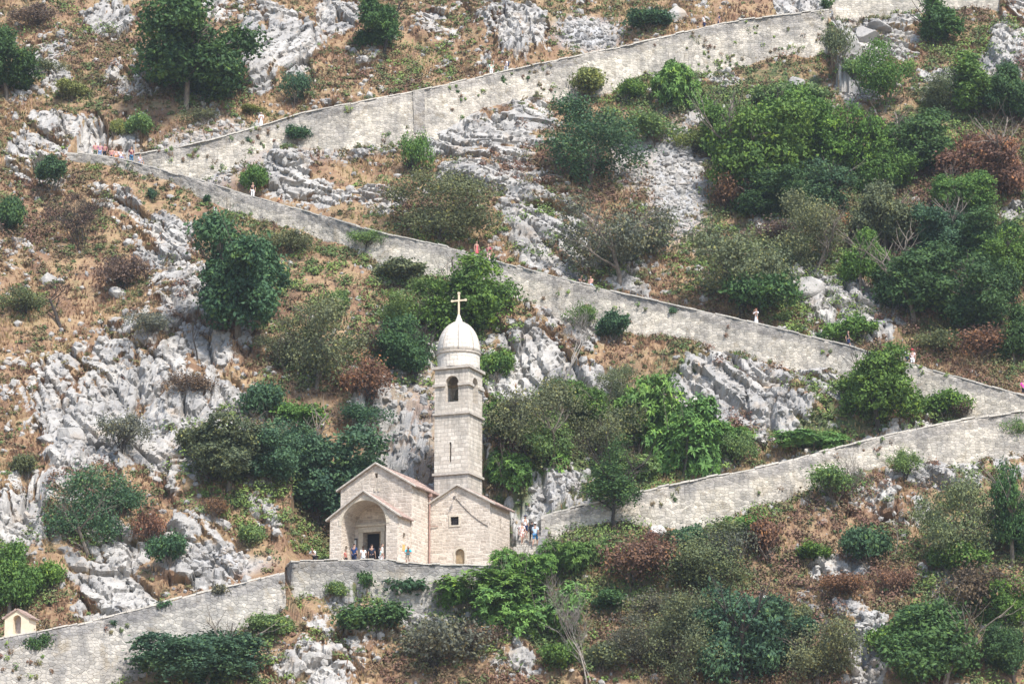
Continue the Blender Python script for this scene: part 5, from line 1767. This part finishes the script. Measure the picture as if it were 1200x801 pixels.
wr = np.where(ok, .22 * (rk_s > .2) + .035 + 1.2 * sc_s, 0)
i = pick(wr, 13000, rs)
phi = (1 + 5 ** .5) / 2
ico = np.array([(-1, phi, 0), (1, phi, 0), (-1, -phi, 0), (1, -phi, 0), (0, -1, phi), (0, 1, phi), (0, -1, -phi), (0, 1, -phi), (phi, 0, -1), (phi, 0, 1), (-phi, 0, -1), (-phi, 0, 1)]) / 1.9
icf = np.array([(0, 11, 5), (0, 5, 1), (0, 1, 7), (0, 7, 10), (0, 10, 11), (1, 5, 9), (5, 11, 4), (11, 10, 2), (10, 7, 6), (7, 1, 8), (3, 9, 4), (3, 4, 2), (3, 2, 6), (3, 6, 8), (3, 8, 9), (4, 9, 5), (2, 4, 11), (6, 2, 10), (8, 6, 7), (9, 8, 1)])
n = len(i)
sz = .10 + .36 * rs.random(n) ** 2.2
st_ = ico[None] * (sz[:, None] * 1.0)[..., None] * rs.uniform(.55, 1.3, (n, 1, 3)) * rs.uniform(.7, 1.15, (n, 12, 1))
a = rs.uniform(0, 6.28, n)
rx_ = st_[..., 0] * np.cos(a)[:, None] - st_[..., 1] * np.sin(a)[:, None]
ry_ = st_[..., 0] * np.sin(a)[:, None] + st_[..., 1] * np.cos(a)[:, None]
Vr = np.stack([rx_, ry_, st_[..., 2]], -1) + gp[i][:, None, :]
Fr = (icf[None] + 12 * np.arange(n)[:, None, None]).reshape(-1, 3)
tag(obj("rubble", mk_mesh("rubble", Vr.reshape(-1, 3), Fr, M['boulder'])), 'loose grey stones strewn over the slope', kind='stuff')

# ------------------------------------------------------------------ people
def skin_mesh(name, pts, edges, mat, sub=1, root=0):
    """pts: list of ((x,y,z), (rx,ry)); grown with the skin modifier"""
    me = bpy.data.meshes.new(name)
    me.from_pydata([p for p, r in pts], edges, [])
    o = bpy.data.objects.new("tmp_skin", me)
    COL.objects.link(o)
    m = o.modifiers.new("s", 'SKIN')
    m.use_smooth_shade = True
    for i, (p, r) in enumerate(pts):
        sv = me.skin_vertices[0].data[i]
        sv.radius = r if isinstance(r, tuple) else (r, r)
        sv.use_root = (i == root)
    if sub:
        s = o.modifiers.new("d", 'SUBSURF')
        s.levels = s.render_levels = sub
    dg = bpy.context.evaluated_depsgraph_get()
    out = bpy.data.meshes.new_from_object(o.evaluated_get(dg))
    bpy.data.objects.remove(o)
    out.name = name
    out.materials.clear()
    out.materials.append(mat)
    return out

def pose(kind):
    """joint positions of a 1.72 m figure facing -Y; hip height etc. per pose"""
    J = dict(pel=(0, 0, .94), sp=(0, -.01, 1.13), ch=(0, 0, 1.32), nk=(0, 0, 1.47), hd0=(0, -.015, 1.55), hd1=(0, -.03, 1.62), hd2=(0, -.015, 1.70))
    for s, n in ((-1, 'r'), (1, 'l')):
        J['sh' + n] = (s * .18, 0, 1.40)
        J['el' + n] = (s * .24, .03, 1.12)
        J['wr' + n] = (s * .25, -.05, .87)
        J['hp' + n] = (s * .09, 0, .90)
        J['kn' + n] = (s * .10, -.03, .49)
        J['an' + n] = (s * .10, .02, .09)
        J['to' + n] = (s * .12, -.14, .03)
    def up(**k):
        J.update(k)
    if kind == 'walk':
        up(knr=(-.10, -.20, .52), anr=(-.10, -.20, .10), tor=(-.11, -.37, .05), knl=(.10, .08, .50), anl=(.10, .30, .14), tol=(.11, .16, .03), elr=(-.24, .14, 1.14), wrr=(-.23, .10, .90), ell=(.24, -.08, 1.13), wrl=(.22, -.27, .98))
    if kind == 'lean':                       # bent over, elbows on a parapet
        up(pel=(0, .15, .92), sp=(0, .02, 1.08), ch=(0, -.16, 1.18), nk=(0, -.30, 1.27), hd0=(0, -.38, 1.33), hd1=(0, -.44, 1.38), hd2=(0, -.46, 1.47),
           shr=(-.18, -.22, 1.22), shl=(.18, -.22, 1.22), elr=(-.24, -.38, .98), ell=(.24, -.38, .98), wrr=(-.08, -.56, .98), wrl=(.08, -.56, .98), hpr=(-.09, .15, .88), hpl=(.09, .15, .88), knr=(-.1, .10, .48), knl=(.1, .10, .48), anr=(-.1, .16, .09), anl=(.1, .16, .09), tor=(-.12, 0, .03), tol=(.12, 0, .03))
    if kind == 'photo':                      # hands raised in front of the face
        up(elr=(-.27, -.14, 1.24), ell=(.27, -.14, 1.24), wrr=(-.09, -.27, 1.46), wrl=(.09, -.27, 1.46))
    if kind == 'sit':                        # seat at z=0.45
        for k in list(J):
            x, y, z = J[k]
            if k[:2] not in ('kn', 'an', 'to'):
                J[k] = (x, y, z - .40)
        up(knr=(-.13, -.42, .50), knl=(.13, -.42, .50), anr=(-.13, -.40, .09), anl=(.13, -.44, .09), tor=(-.15, -.56, .03), tol=(.15, -.60, .03), wrr=(-.14, -.30, .60), wrl=(.14, -.30, .60), elr=(-.24, -.04, .74), ell=(.24, -.04, .74))
    if kind == 'crouch':
        for k in list(J):
            x, y, z = J[k]
            if k[:2] not in ('kn', 'an', 'to'):
                J[k] = (x, y + .12 - max(0, z - .9) * .75, z - .5 - max(0, z - .94) * .22)
        up(knr=(-.14, -.30, .50), knl=(.14, -.26, .46), elr=(-.26, -.36, .62), ell=(.26, -.36, .62), wrr=(-.14, -.56, .50), wrl=(.14, -.56, .52), anr=(-.12, .02, .09), anl=(.12, .04, .09))
    return J

def vlerp(a, b, t):
    return tuple(a[i] + (b[i] - a[i]) * t for i in range(3))

def body_set(kind):
    J = pose(kind)
    P, E, ix = [], [], {}
    def ad(n, p, r, parent=None):
        ix[n] = len(P)
        P.append((p, r))
        if parent is not None:
            E.append((ix[parent], ix[n]))
    ad('pel', J['pel'], (.14, .10))
    ad('sp', J['sp'], (.125, .09), 'pel')
    ad('ch', J['ch'], (.155, .105), 'sp')
    ad('nk', J['nk'], .052, 'ch')
    ad('hd0', J['hd0'], (.062, .075), 'nk')
    ad('hd1', J['hd1'], (.078, .098), 'hd0')
    ad('hd2', J['hd2'], (.06, .072), 'hd1')
    fw = Vector(J['hd1']) + Vector((0, -.105, -.01))
    ad('nose', tuple(fw), .012, 'hd1')
    for n, s in (('r', -1), ('l', 1)):
        ad('ear' + n, (J['hd1'][0] + s * .085, J['hd1'][1] + .015, J['hd1'][2] - .01), .016, 'hd1')
        ad('sh' + n, J['sh' + n], .056, 'ch')
        ad('el' + n, J['el' + n], .042, 'sh' + n)
        ad('fa' + n, vlerp(J['el' + n], J['wr' + n], .4), .040, 'el' + n)
        ad('wr' + n, J['wr' + n], (.027, .022), 'fa' + n)
        d = (Vector(J['wr' + n]) - Vector(J['el' + n])).normalized()
        pm_ = Vector(J['wr' + n]) + d * .06
        ad('pa' + n, tuple(pm_), (.036, .016), 'wr' + n)
        side = d.cross(Vector((0, -1, 0.3)))
        side = side.normalized() if side.length > .1 else Vector((1, 0, 0))
        fwd = Vector((0, -1, 0)) - d * Vector((0, -1, 0)).dot(d)
        fwd = fwd.normalized() if fwd.length > .1 else Vector((0, 0, -1))
        for f in range(4):
            b_ = pm_ + side * (f - 1.5) * .019 + d * .035
            L = (.062, .074, .07, .056)[f]
            ad('f%d' % f + n, tuple(b_), .0085, 'pa' + n)
            ad('g%d' % f + n, tuple(b_ + d * L * .5 + fwd * .008), .008, 'f%d' % f + n)
            ad('h%d' % f + n, tuple(b_ + d * L * .85 + fwd * .028), .007, 'g%d' % f + n)
        t0 = pm_ - side * s * .036 - d * .02
        ad('t0' + n, tuple(t0), .010, 'pa' + n)
        ad('t1' + n, tuple(t0 - side * s * .018 + d * .035 + fwd * .012), .009, 't0' + n)
        ad('hp' + n, J['hp' + n], .085, 'pel')
        ad('th' + n, vlerp(J['hp' + n], J['kn' + n], .35), .080, 'hp' + n)
        ad('kn' + n, J['kn' + n], .052, 'th' + n)
        ad('ca' + n, vlerp(J['kn' + n], J['an' + n], .3), .054, 'kn' + n)
        ad('an' + n, J['an' + n], .036, 'ca' + n)
        ad('to' + n, J['to' + n], (.042, .028), 'an' + n)
    body = skin_mesh("body", P, E, M['skin'])
    def garment(nm, names, edges, g, mat=M['cloth']):
        ids = {n: i for i, n in enumerate(names)}
        pts = []
        for n in names:
            if n in ix:
                p, r = P[ix[n]]
                r = tuple(a + g for a in r) if isinstance(r, tuple) else r + g
            else:
                p, r = extra[n]
            pts.append((p, r))
        return skin_mesh(nm, pts, [(ids[a], ids[b]) for a, b in edges], mat)
    extra = {}
    for n in 'rl':
        extra['slv' + n] = (vlerp(J['sh' + n], J['el' + n], .75), .056)
        extra['hem' + n] = (vlerp(J['hp' + n], J['kn' + n], .85), .078)
        extra['cuf' + n] = (vlerp(J['kn' + n], J['an' + n], .85), .056)
    extra['neck'] = (vlerp(J['ch'], J['nk'], .75), (.07, .06))
    extra['waist'] = (vlerp(J['pel'], J['sp'], .15), (.15, .112))
    extra['seat'] = (J['pel'], (.148, .112))
    mid = lambda a, b: tuple((J[a][i] + J[b][i]) / 2 for i in range(3))
    extra['kn'] = (mid('knr', 'knl'), (.21, .13))
    extra['mid'] = (vlerp(J['pel'], mid('knr', 'knl'), .45), (.175, .125))
    extra['ank'] = (vlerp(mid('knr', 'knl'), mid('anr', 'anl'), .6), (.22, .14))
    out = dict(body=body)
    out['shirt'] = garment("shirt", ['sp', 'waist', 'ch', 'neck', 'shr', 'shl', 'slvr', 'slvl'], [('sp', 'waist'), ('sp', 'ch'), ('ch', 'neck'), ('ch', 'shr'), ('ch', 'shl'), ('shr', 'slvr'), ('shl', 'slvl')], .016)
    out['shorts'] = garment("shorts", ['seat', 'hpr', 'hpl', 'thr', 'thl', 'hemr', 'heml'], [('seat', 'hpr'), ('seat', 'hpl'), ('hpr', 'thr'), ('hpl', 'thl'), ('thr', 'hemr'), ('thl', 'heml')], .018)
    out['trousers'] = garment("trousers", ['seat', 'hpr', 'hpl', 'thr', 'thl', 'knr', 'knl', 'cufr', 'cufl'], [('seat', 'hpr'), ('seat', 'hpl'), ('hpr', 'thr'), ('hpl', 'thl'), ('thr', 'knr'), ('thl', 'knl'), ('knr', 'cufr'), ('knl', 'cufl')], .016)
    out['dress'] = garment("dress", ['sp', 'ch', 'neck', 'seat', 'mid', 'kn'], [('sp', 'ch'), ('ch', 'neck'), ('sp', 'seat'), ('seat', 'mid'), ('mid', 'kn')], .02)
    out['robe'] = garment("robe", ['sp', 'ch', 'neck', 'shr', 'shl', 'elr', 'ell', 'seat', 'mid', 'kn', 'ank'], [('sp', 'ch'), ('ch', 'neck'), ('ch', 'shr'), ('ch', 'shl'), ('shr', 'elr'), ('shl', 'ell'), ('sp', 'seat'), ('seat', 'mid'), ('mid', 'kn'), ('kn', 'ank')], .024)
    h1, h2 = Vector(J['hd1']), Vector(J['hd2'])
    out['hair'] = skin_mesh("hair", [(tuple(h1 + Vector((0, .035, -.03))), (.070, .066)), (tuple(h1 + Vector((0, .025, .03))), (.086, .088)), (tuple(h2 + Vector((0, .012, .0))), (.074, .084)), (tuple(h2 + Vector((0, .01, .03))), (.045, .05))], [(0, 1), (1, 2), (2, 3)], M['hair'])
    out['longhair'] = skin_mesh("hair", [(tuple(h1 + Vector((0, .08, -.22))), (.075, .03)), (tuple(h1 + Vector((0, .06, -.08))), (.085, .05)), (tuple(h1 + Vector((0, .025, .03))), (.088, .088)), (tuple(h2 + Vector((0, .012, .0))), (.076, .084)), (tuple(h2 + Vector((0, .01, .03))), (.045, .05))], [(0, 1), (1, 2), (2, 3), (3, 4)], M['hair'], root=2)
    V_, F_, _ = lathe([(.17, 0), (.165, .012), (.095, .02), (.088, .075), (.06, .10)], 14)
    out['hat'] = mk_mesh("hat", [(x + h2.x, y + h2.y + .0, z + h2.z - .015) for x, y, z in V_], F_, M['cloth'], True)
    ev = [mk_mesh("eye", *(lambda q: (q[0], q[1]))(tube([tuple(h1 + Vector((s * .032, -.088, .012))), tuple(h1 + Vector((s * .032, -.1, .012)))], [.011, .008], 6)), M['eye']) for s in (-1, 1)]
    out['eyes'] = ev
    # backpack behind the shoulders
    c = (Vector(J['ch']) + Vector(J['sp'])) / 2 + Vector((0, .17, .02))
    bp = bevel_me(boxm(c.x - .15, c.x + .15, c.y - .08, c.y + .1, c.z - .24, c.z + .24), .05, 2)
    bp.materials.append(M['cloth'])
    out['backpack'] = bp
    return out

BODIES = {}
def person(pos, rz, kind, label, top=None, bottom=None, hair='hair', tc=(.5, .5, .5), bc=(.05, .06, .1), hc=(.05, .03, .02), pack=None, hat=None, scale=1.0, group='people on the hillside paths'):
    if kind not in BODIES:
        BODIES[kind] = body_set(kind)
    S = BODIES[kind]
    root = tag(empty("person", pos, rz), label, 'person', group)
    root.scale = (scale * (1.1 if 'visitor' in label else 1.05),) * 3
    obj("body", S['body'], root)
    for e in S['eyes']:
        obj("eye", e, root)
    def put(nm, key, col):
        o = obj(nm, S[key], root)
        o.color = (*col, 1)
    put("hair", hair, hc)
    if top: put(top, top, tc)
    if bottom: put(bottom, bottom, bc)
    if pack: put("backpack", 'backpack', pack)
    if hat: put("hat", 'hat', hat)
    return root

BL_, NAVY, WHT, JEAN = (.02, .02, .025), (.02, .03, .08), (.75, .75, .75), (.08, .13, .25)
PINK, RED, ORG, TURQ = (.50, .20, .22), (.62, .09, .10), (.80, .33, .06), (.05, .42, .55)
person(on_path('upper', 829, .8), R(70), 'walk', 'person in a white shirt walking ahead on the top path', 'shirt', 'shorts', tc=WHT, bc=NAVY)
person(on_path('upper', 847, .8), R(-100), 'walk', 'person in a sleeveless navy top near the corner of the top path', 'dress', None, 'longhair', tc=(.02, .04, .10))
person(on_path('upper', 579, .9), R(20), 'stand', 'person in a pale green shirt on the upper path', 'shirt', 'shorts', tc=(.45, .66, .55), bc=WHT)
person(on_path('upper', 597, 1.0), R(-60), 'walk', 'person with dark hair and a dark backpack beside the pale green shirt', 'shirt', 'trousers', tc=WHT, bc=(.5, .5, .52), pack=NAVY)
person(on_path('upper', 312, 1.0), R(10), 'stand', 'person in a long white robe on the upper path above the teal wall bush', 'robe', None, tc=(.80, .80, .82), hc=(.6, .5, .45))
hk = [(109, 'stand', 'sit', 'hiker in a pink top and green shorts at the end of the bend wall', 'shirt', 'shorts', PINK, (.10, .13, .08), 'hair'),
      (114.5, 'stand', 'sit', 'hiker in a pink and violet top and light jeans beside the green shorts', 'shirt', 'trousers', (.42, .17, .30), (.20, .28, .45), 'longhair'),
      (118, 'stand', 'sit', 'hiker in a dusty red top with dark trousers beside the light jeans', 'shirt', 'trousers', (.34, .13, .14), BL_, 'hair'),
      (128, 'sit', 'sit', 'hiker with dark hair and a salmon top sitting on the bend wall', 'shirt', 'shorts', (.45, .20, .18), NAVY, 'hair'),
      (133, 'sit', 'sit', 'hiker sitting with bright orange shorts on the bend wall', 'shirt', 'shorts', (.55, .40, .38), (.75, .27, .03), 'longhair'),
      (137.5, 'sit', 'sit', 'hiker in pale grey sitting between the orange shorts and the standing hiker', 'shirt', 'trousers', (.6, .6, .62), (.25, .25, .4), 'longhair')]
for px, k, _, lab, a, b, c1, c2, h_ in hk:
    q = on_path('middle', px, .75)
    person(q + Vector((0, 0, .0 if k == 'stand' else .12)), R(random.uniform(-25, 25)), k, lab, a, b, h_, tc=c1, bc=c2, group='hikers resting at the bend')
person(on_path('middle', 149, .65), R(25), 'stand', 'hiker in a burgundy top and blue trousers standing tall at the bend', 'shirt', 'trousers', tc=(.12, .02, .05), bc=(.04, .12, .22), scale=1.08, group='hikers resting at the bend')
person(on_path('middle', 160, .7), R(40), 'sit', 'hiker with dark hair and bare legs sitting last on the bend wall', 'shirt', 'shorts', tc=(.45, .45, .52), bc=(.3, .36, .45), group='hikers resting at the bend')
person(on_path('middle', 291.5, .8), R(-15), 'stand', 'person in black top and white trousers before the fresh green bush', 'shirt', 'trousers', tc=BL_, bc=WHT)
person(on_path('middle', 321, .8), R(60), 'crouch', 'person with an orange top crouching on the middle path', 'shirt', 'shorts', 'longhair', tc=(.55, .27, .13), bc=BL_)
person(on_path('middle', 554, .8), R(30), 'stand', 'person in a coral red dress on the middle path under the dark olive tree', 'dress', None, 'longhair', tc=(.55, .10, .12), hc=(.12, .06, .04))
person(on_path('middle', 569.5, .8), R(-30), 'stand', 'person in a dark red top and pale trousers beside the coral red dress', 'shirt', 'trousers', tc=(.45, .05, .12), bc=(.75, .5, .5), hc=(.4, .3, .2))
person(on_path('middle', 688, .75) + Vector((0, 0, .0)), R(-35), 'sit', 'person with bare shoulders and pale blue shorts sitting by the middle path', 'shirt', 'shorts', tc=(.70, .38, .32), bc=(.30, .48, .66))
person(on_path('middle', 675, .85), R(30), 'crouch', 'person in black bending beside the pale blue shorts', 'shirt', 'trousers', tc=BL_, bc=BL_)
person(on_path('middle', 883.5, .75), R(-40), 'photo', 'person in a long white dress under the pale-trunked tree', 'robe', None, 'longhair', tc=(.82, .82, .85), hc=(.25, .08, .05))
person(on_path('middle', 993, .75), R(70), 'walk', 'person in black walking alone past the bright green bush', 'shirt', 'shorts', tc=BL_, bc=NAVY)
person(on_path('middle', 1059, .8), R(50), 'walk', 'person with a navy backpack on the middle path below the stony fan', 'shirt', 'shorts', tc=(.7, .68, .7), bc=NAVY, pack=(.03, .05, .2))
person(on_path('middle', 1066, .85), R(-20), 'stand', 'person in a pale pink top and red cap beside the navy backpack', 'shirt', 'shorts', tc=(.75, .60, .60), bc=WHT, hat=(.55, .06, .08))
person(on_path('middle', 1197.5, .7), R(20), 'stand', 'person in a vivid magenta top at the frame edge near the lower bend', 'shirt', 'shorts', tc=(.85, .05, .45), bc=BL_)

def on_terrace(px, y, z=FLOOR):
    d = ray(px, 655)
    t = (y - CAM.y) / d.y
    return Vector((CAM.x + d.x * t, y, z))
def church_p(px, y):
    return on_terrace(px, y, FLOOR + .02)
G2 = 'visitors outside the church'
person(church_p(415, -3.3), R(150), 'stand', 'visitor in a dark blue shirt before the notice board', 'shirt', 'shorts', tc=(.02, .05, .16), bc=NAVY, group=G2, scale=1.05)
person(church_p(425.5, -3.4), R(-160), 'stand', 'smaller visitor in white before the church door', 'shirt', 'shorts', 'longhair', tc=WHT, bc=WHT, group=G2, scale=.92)
person(church_p(435.5, -2.9), R(170), 'stand', 'visitor in black standing in front of the dark doorway', 'shirt', 'trousers', tc=(.025, .03, .05), bc=BL_, group=G2, scale=1.06)
person(church_p(447.5, -2.8), R(100), 'stand', 'visitor with a black backpack beside the arch pier', 'shirt', 'shorts', tc=(.75, .68, .62), bc=(.7, .5, .45), pack=BL_, group=G2, scale=1.1)
person(church_p(446, -3.5), R(-70), 'stand', 'low visitor in white and turquoise in front of the black backpack', 'shirt', 'shorts', tc=(.5, .75, .75), bc=WHT, group=G2, scale=.86)
person(church_p(478, -3.75), R(5), 'lean', 'visitor in a turquoise shirt leaning on the terrace parapet', 'shirt', 'shorts', tc=(.03, .45, .62), bc=(.6, .5, .4), group=G2, hc=(.3, .2, .14))
person(church_p(405, -3.2), R(60), 'stand', 'low visitor in brick red by the porch pier', 'shirt', 'shorts', tc=(.42, .12, .10), bc=BL_, group=G2, scale=.8)
person(church_p(368, -3.1), R(-20), 'lean', 'visitor in white leaning on the parapet beyond the porch corner', 'shirt', 'trousers', tc=WHT, bc=BL_, group=G2)
def on_stair(u, v):
    x, y = to_st(u, v)
    k = math.floor(np.clip(u, 0, .999) * NS)
    return Vector((x, y, FLOOR + (STAIR['z1'] - FLOOR) * (k + 1) / NS))
person(on_stair(.56, .45), R(165), 'walk', 'visitor in a pale blue shirt and blue shorts climbing the steps', 'shirt', 'shorts', tc=(.50, .62, .75), bc=(.06, .18, .34), hat=(.7, .68, .66), group='visitors on the steps', scale=1.08)
person(on_stair(.64, .1), R(170), 'walk', 'visitor in black beside the pale blue shirt on the steps', 'shirt', 'trousers', tc=(.03, .08, .10), bc=BL_, pack=BL_, group='visitors on the steps')
person(on_stair(.66, -.75), R(20), 'walk', 'visitor in pale pink coming down the steps along the chapel wall', 'shirt', 'shorts', tc=(.78, .60, .58), bc=(.7, .45, .4), group='visitors on the steps')
person(on_stair(.80, -.6), R(10), 'stand', 'visitor in a white top with a dark cap at the head of the steps', 'shirt', 'shorts', tc=WHT, bc=NAVY, hat=(.05, .05, .1), group='visitors on the steps')

# ------------------------------------------------------------------ haze
def haze():
    m = bpy.data.materials.new("haze")
    m.use_nodes = True
    t = m.node_tree
    t.nodes.clear()
    o = t.nodes.new('ShaderNodeOutputMaterial')
    v = t.nodes.new('ShaderNodeVolumePrincipled')
    v.inputs['Color'].default_value = (.80, .90, 1.0, 1)
    v.inputs['Density'].default_value = HAZE
    v.inputs['Anisotropy'].default_value = 0.2
    t.links.new(v.outputs[0], o.inputs['Volume'])
    x0, x1, y0, y1, z0, z1 = GX[0] - 5, GX[-1] + 5, min(GY[0], CAM.y) - 20, GY[-1] + 5, float(TV[:, 2].min()) - 1.5, float(TV[:, 2].max()) + 3
    h = obj("haze", boxm(x0, x1, y0, y1, z0, z1))
    h.data.materials.append(m)
    tag(h, 'thin pale summer haze filling the valley air', kind='stuff')
HAZE = 0.00012
haze()
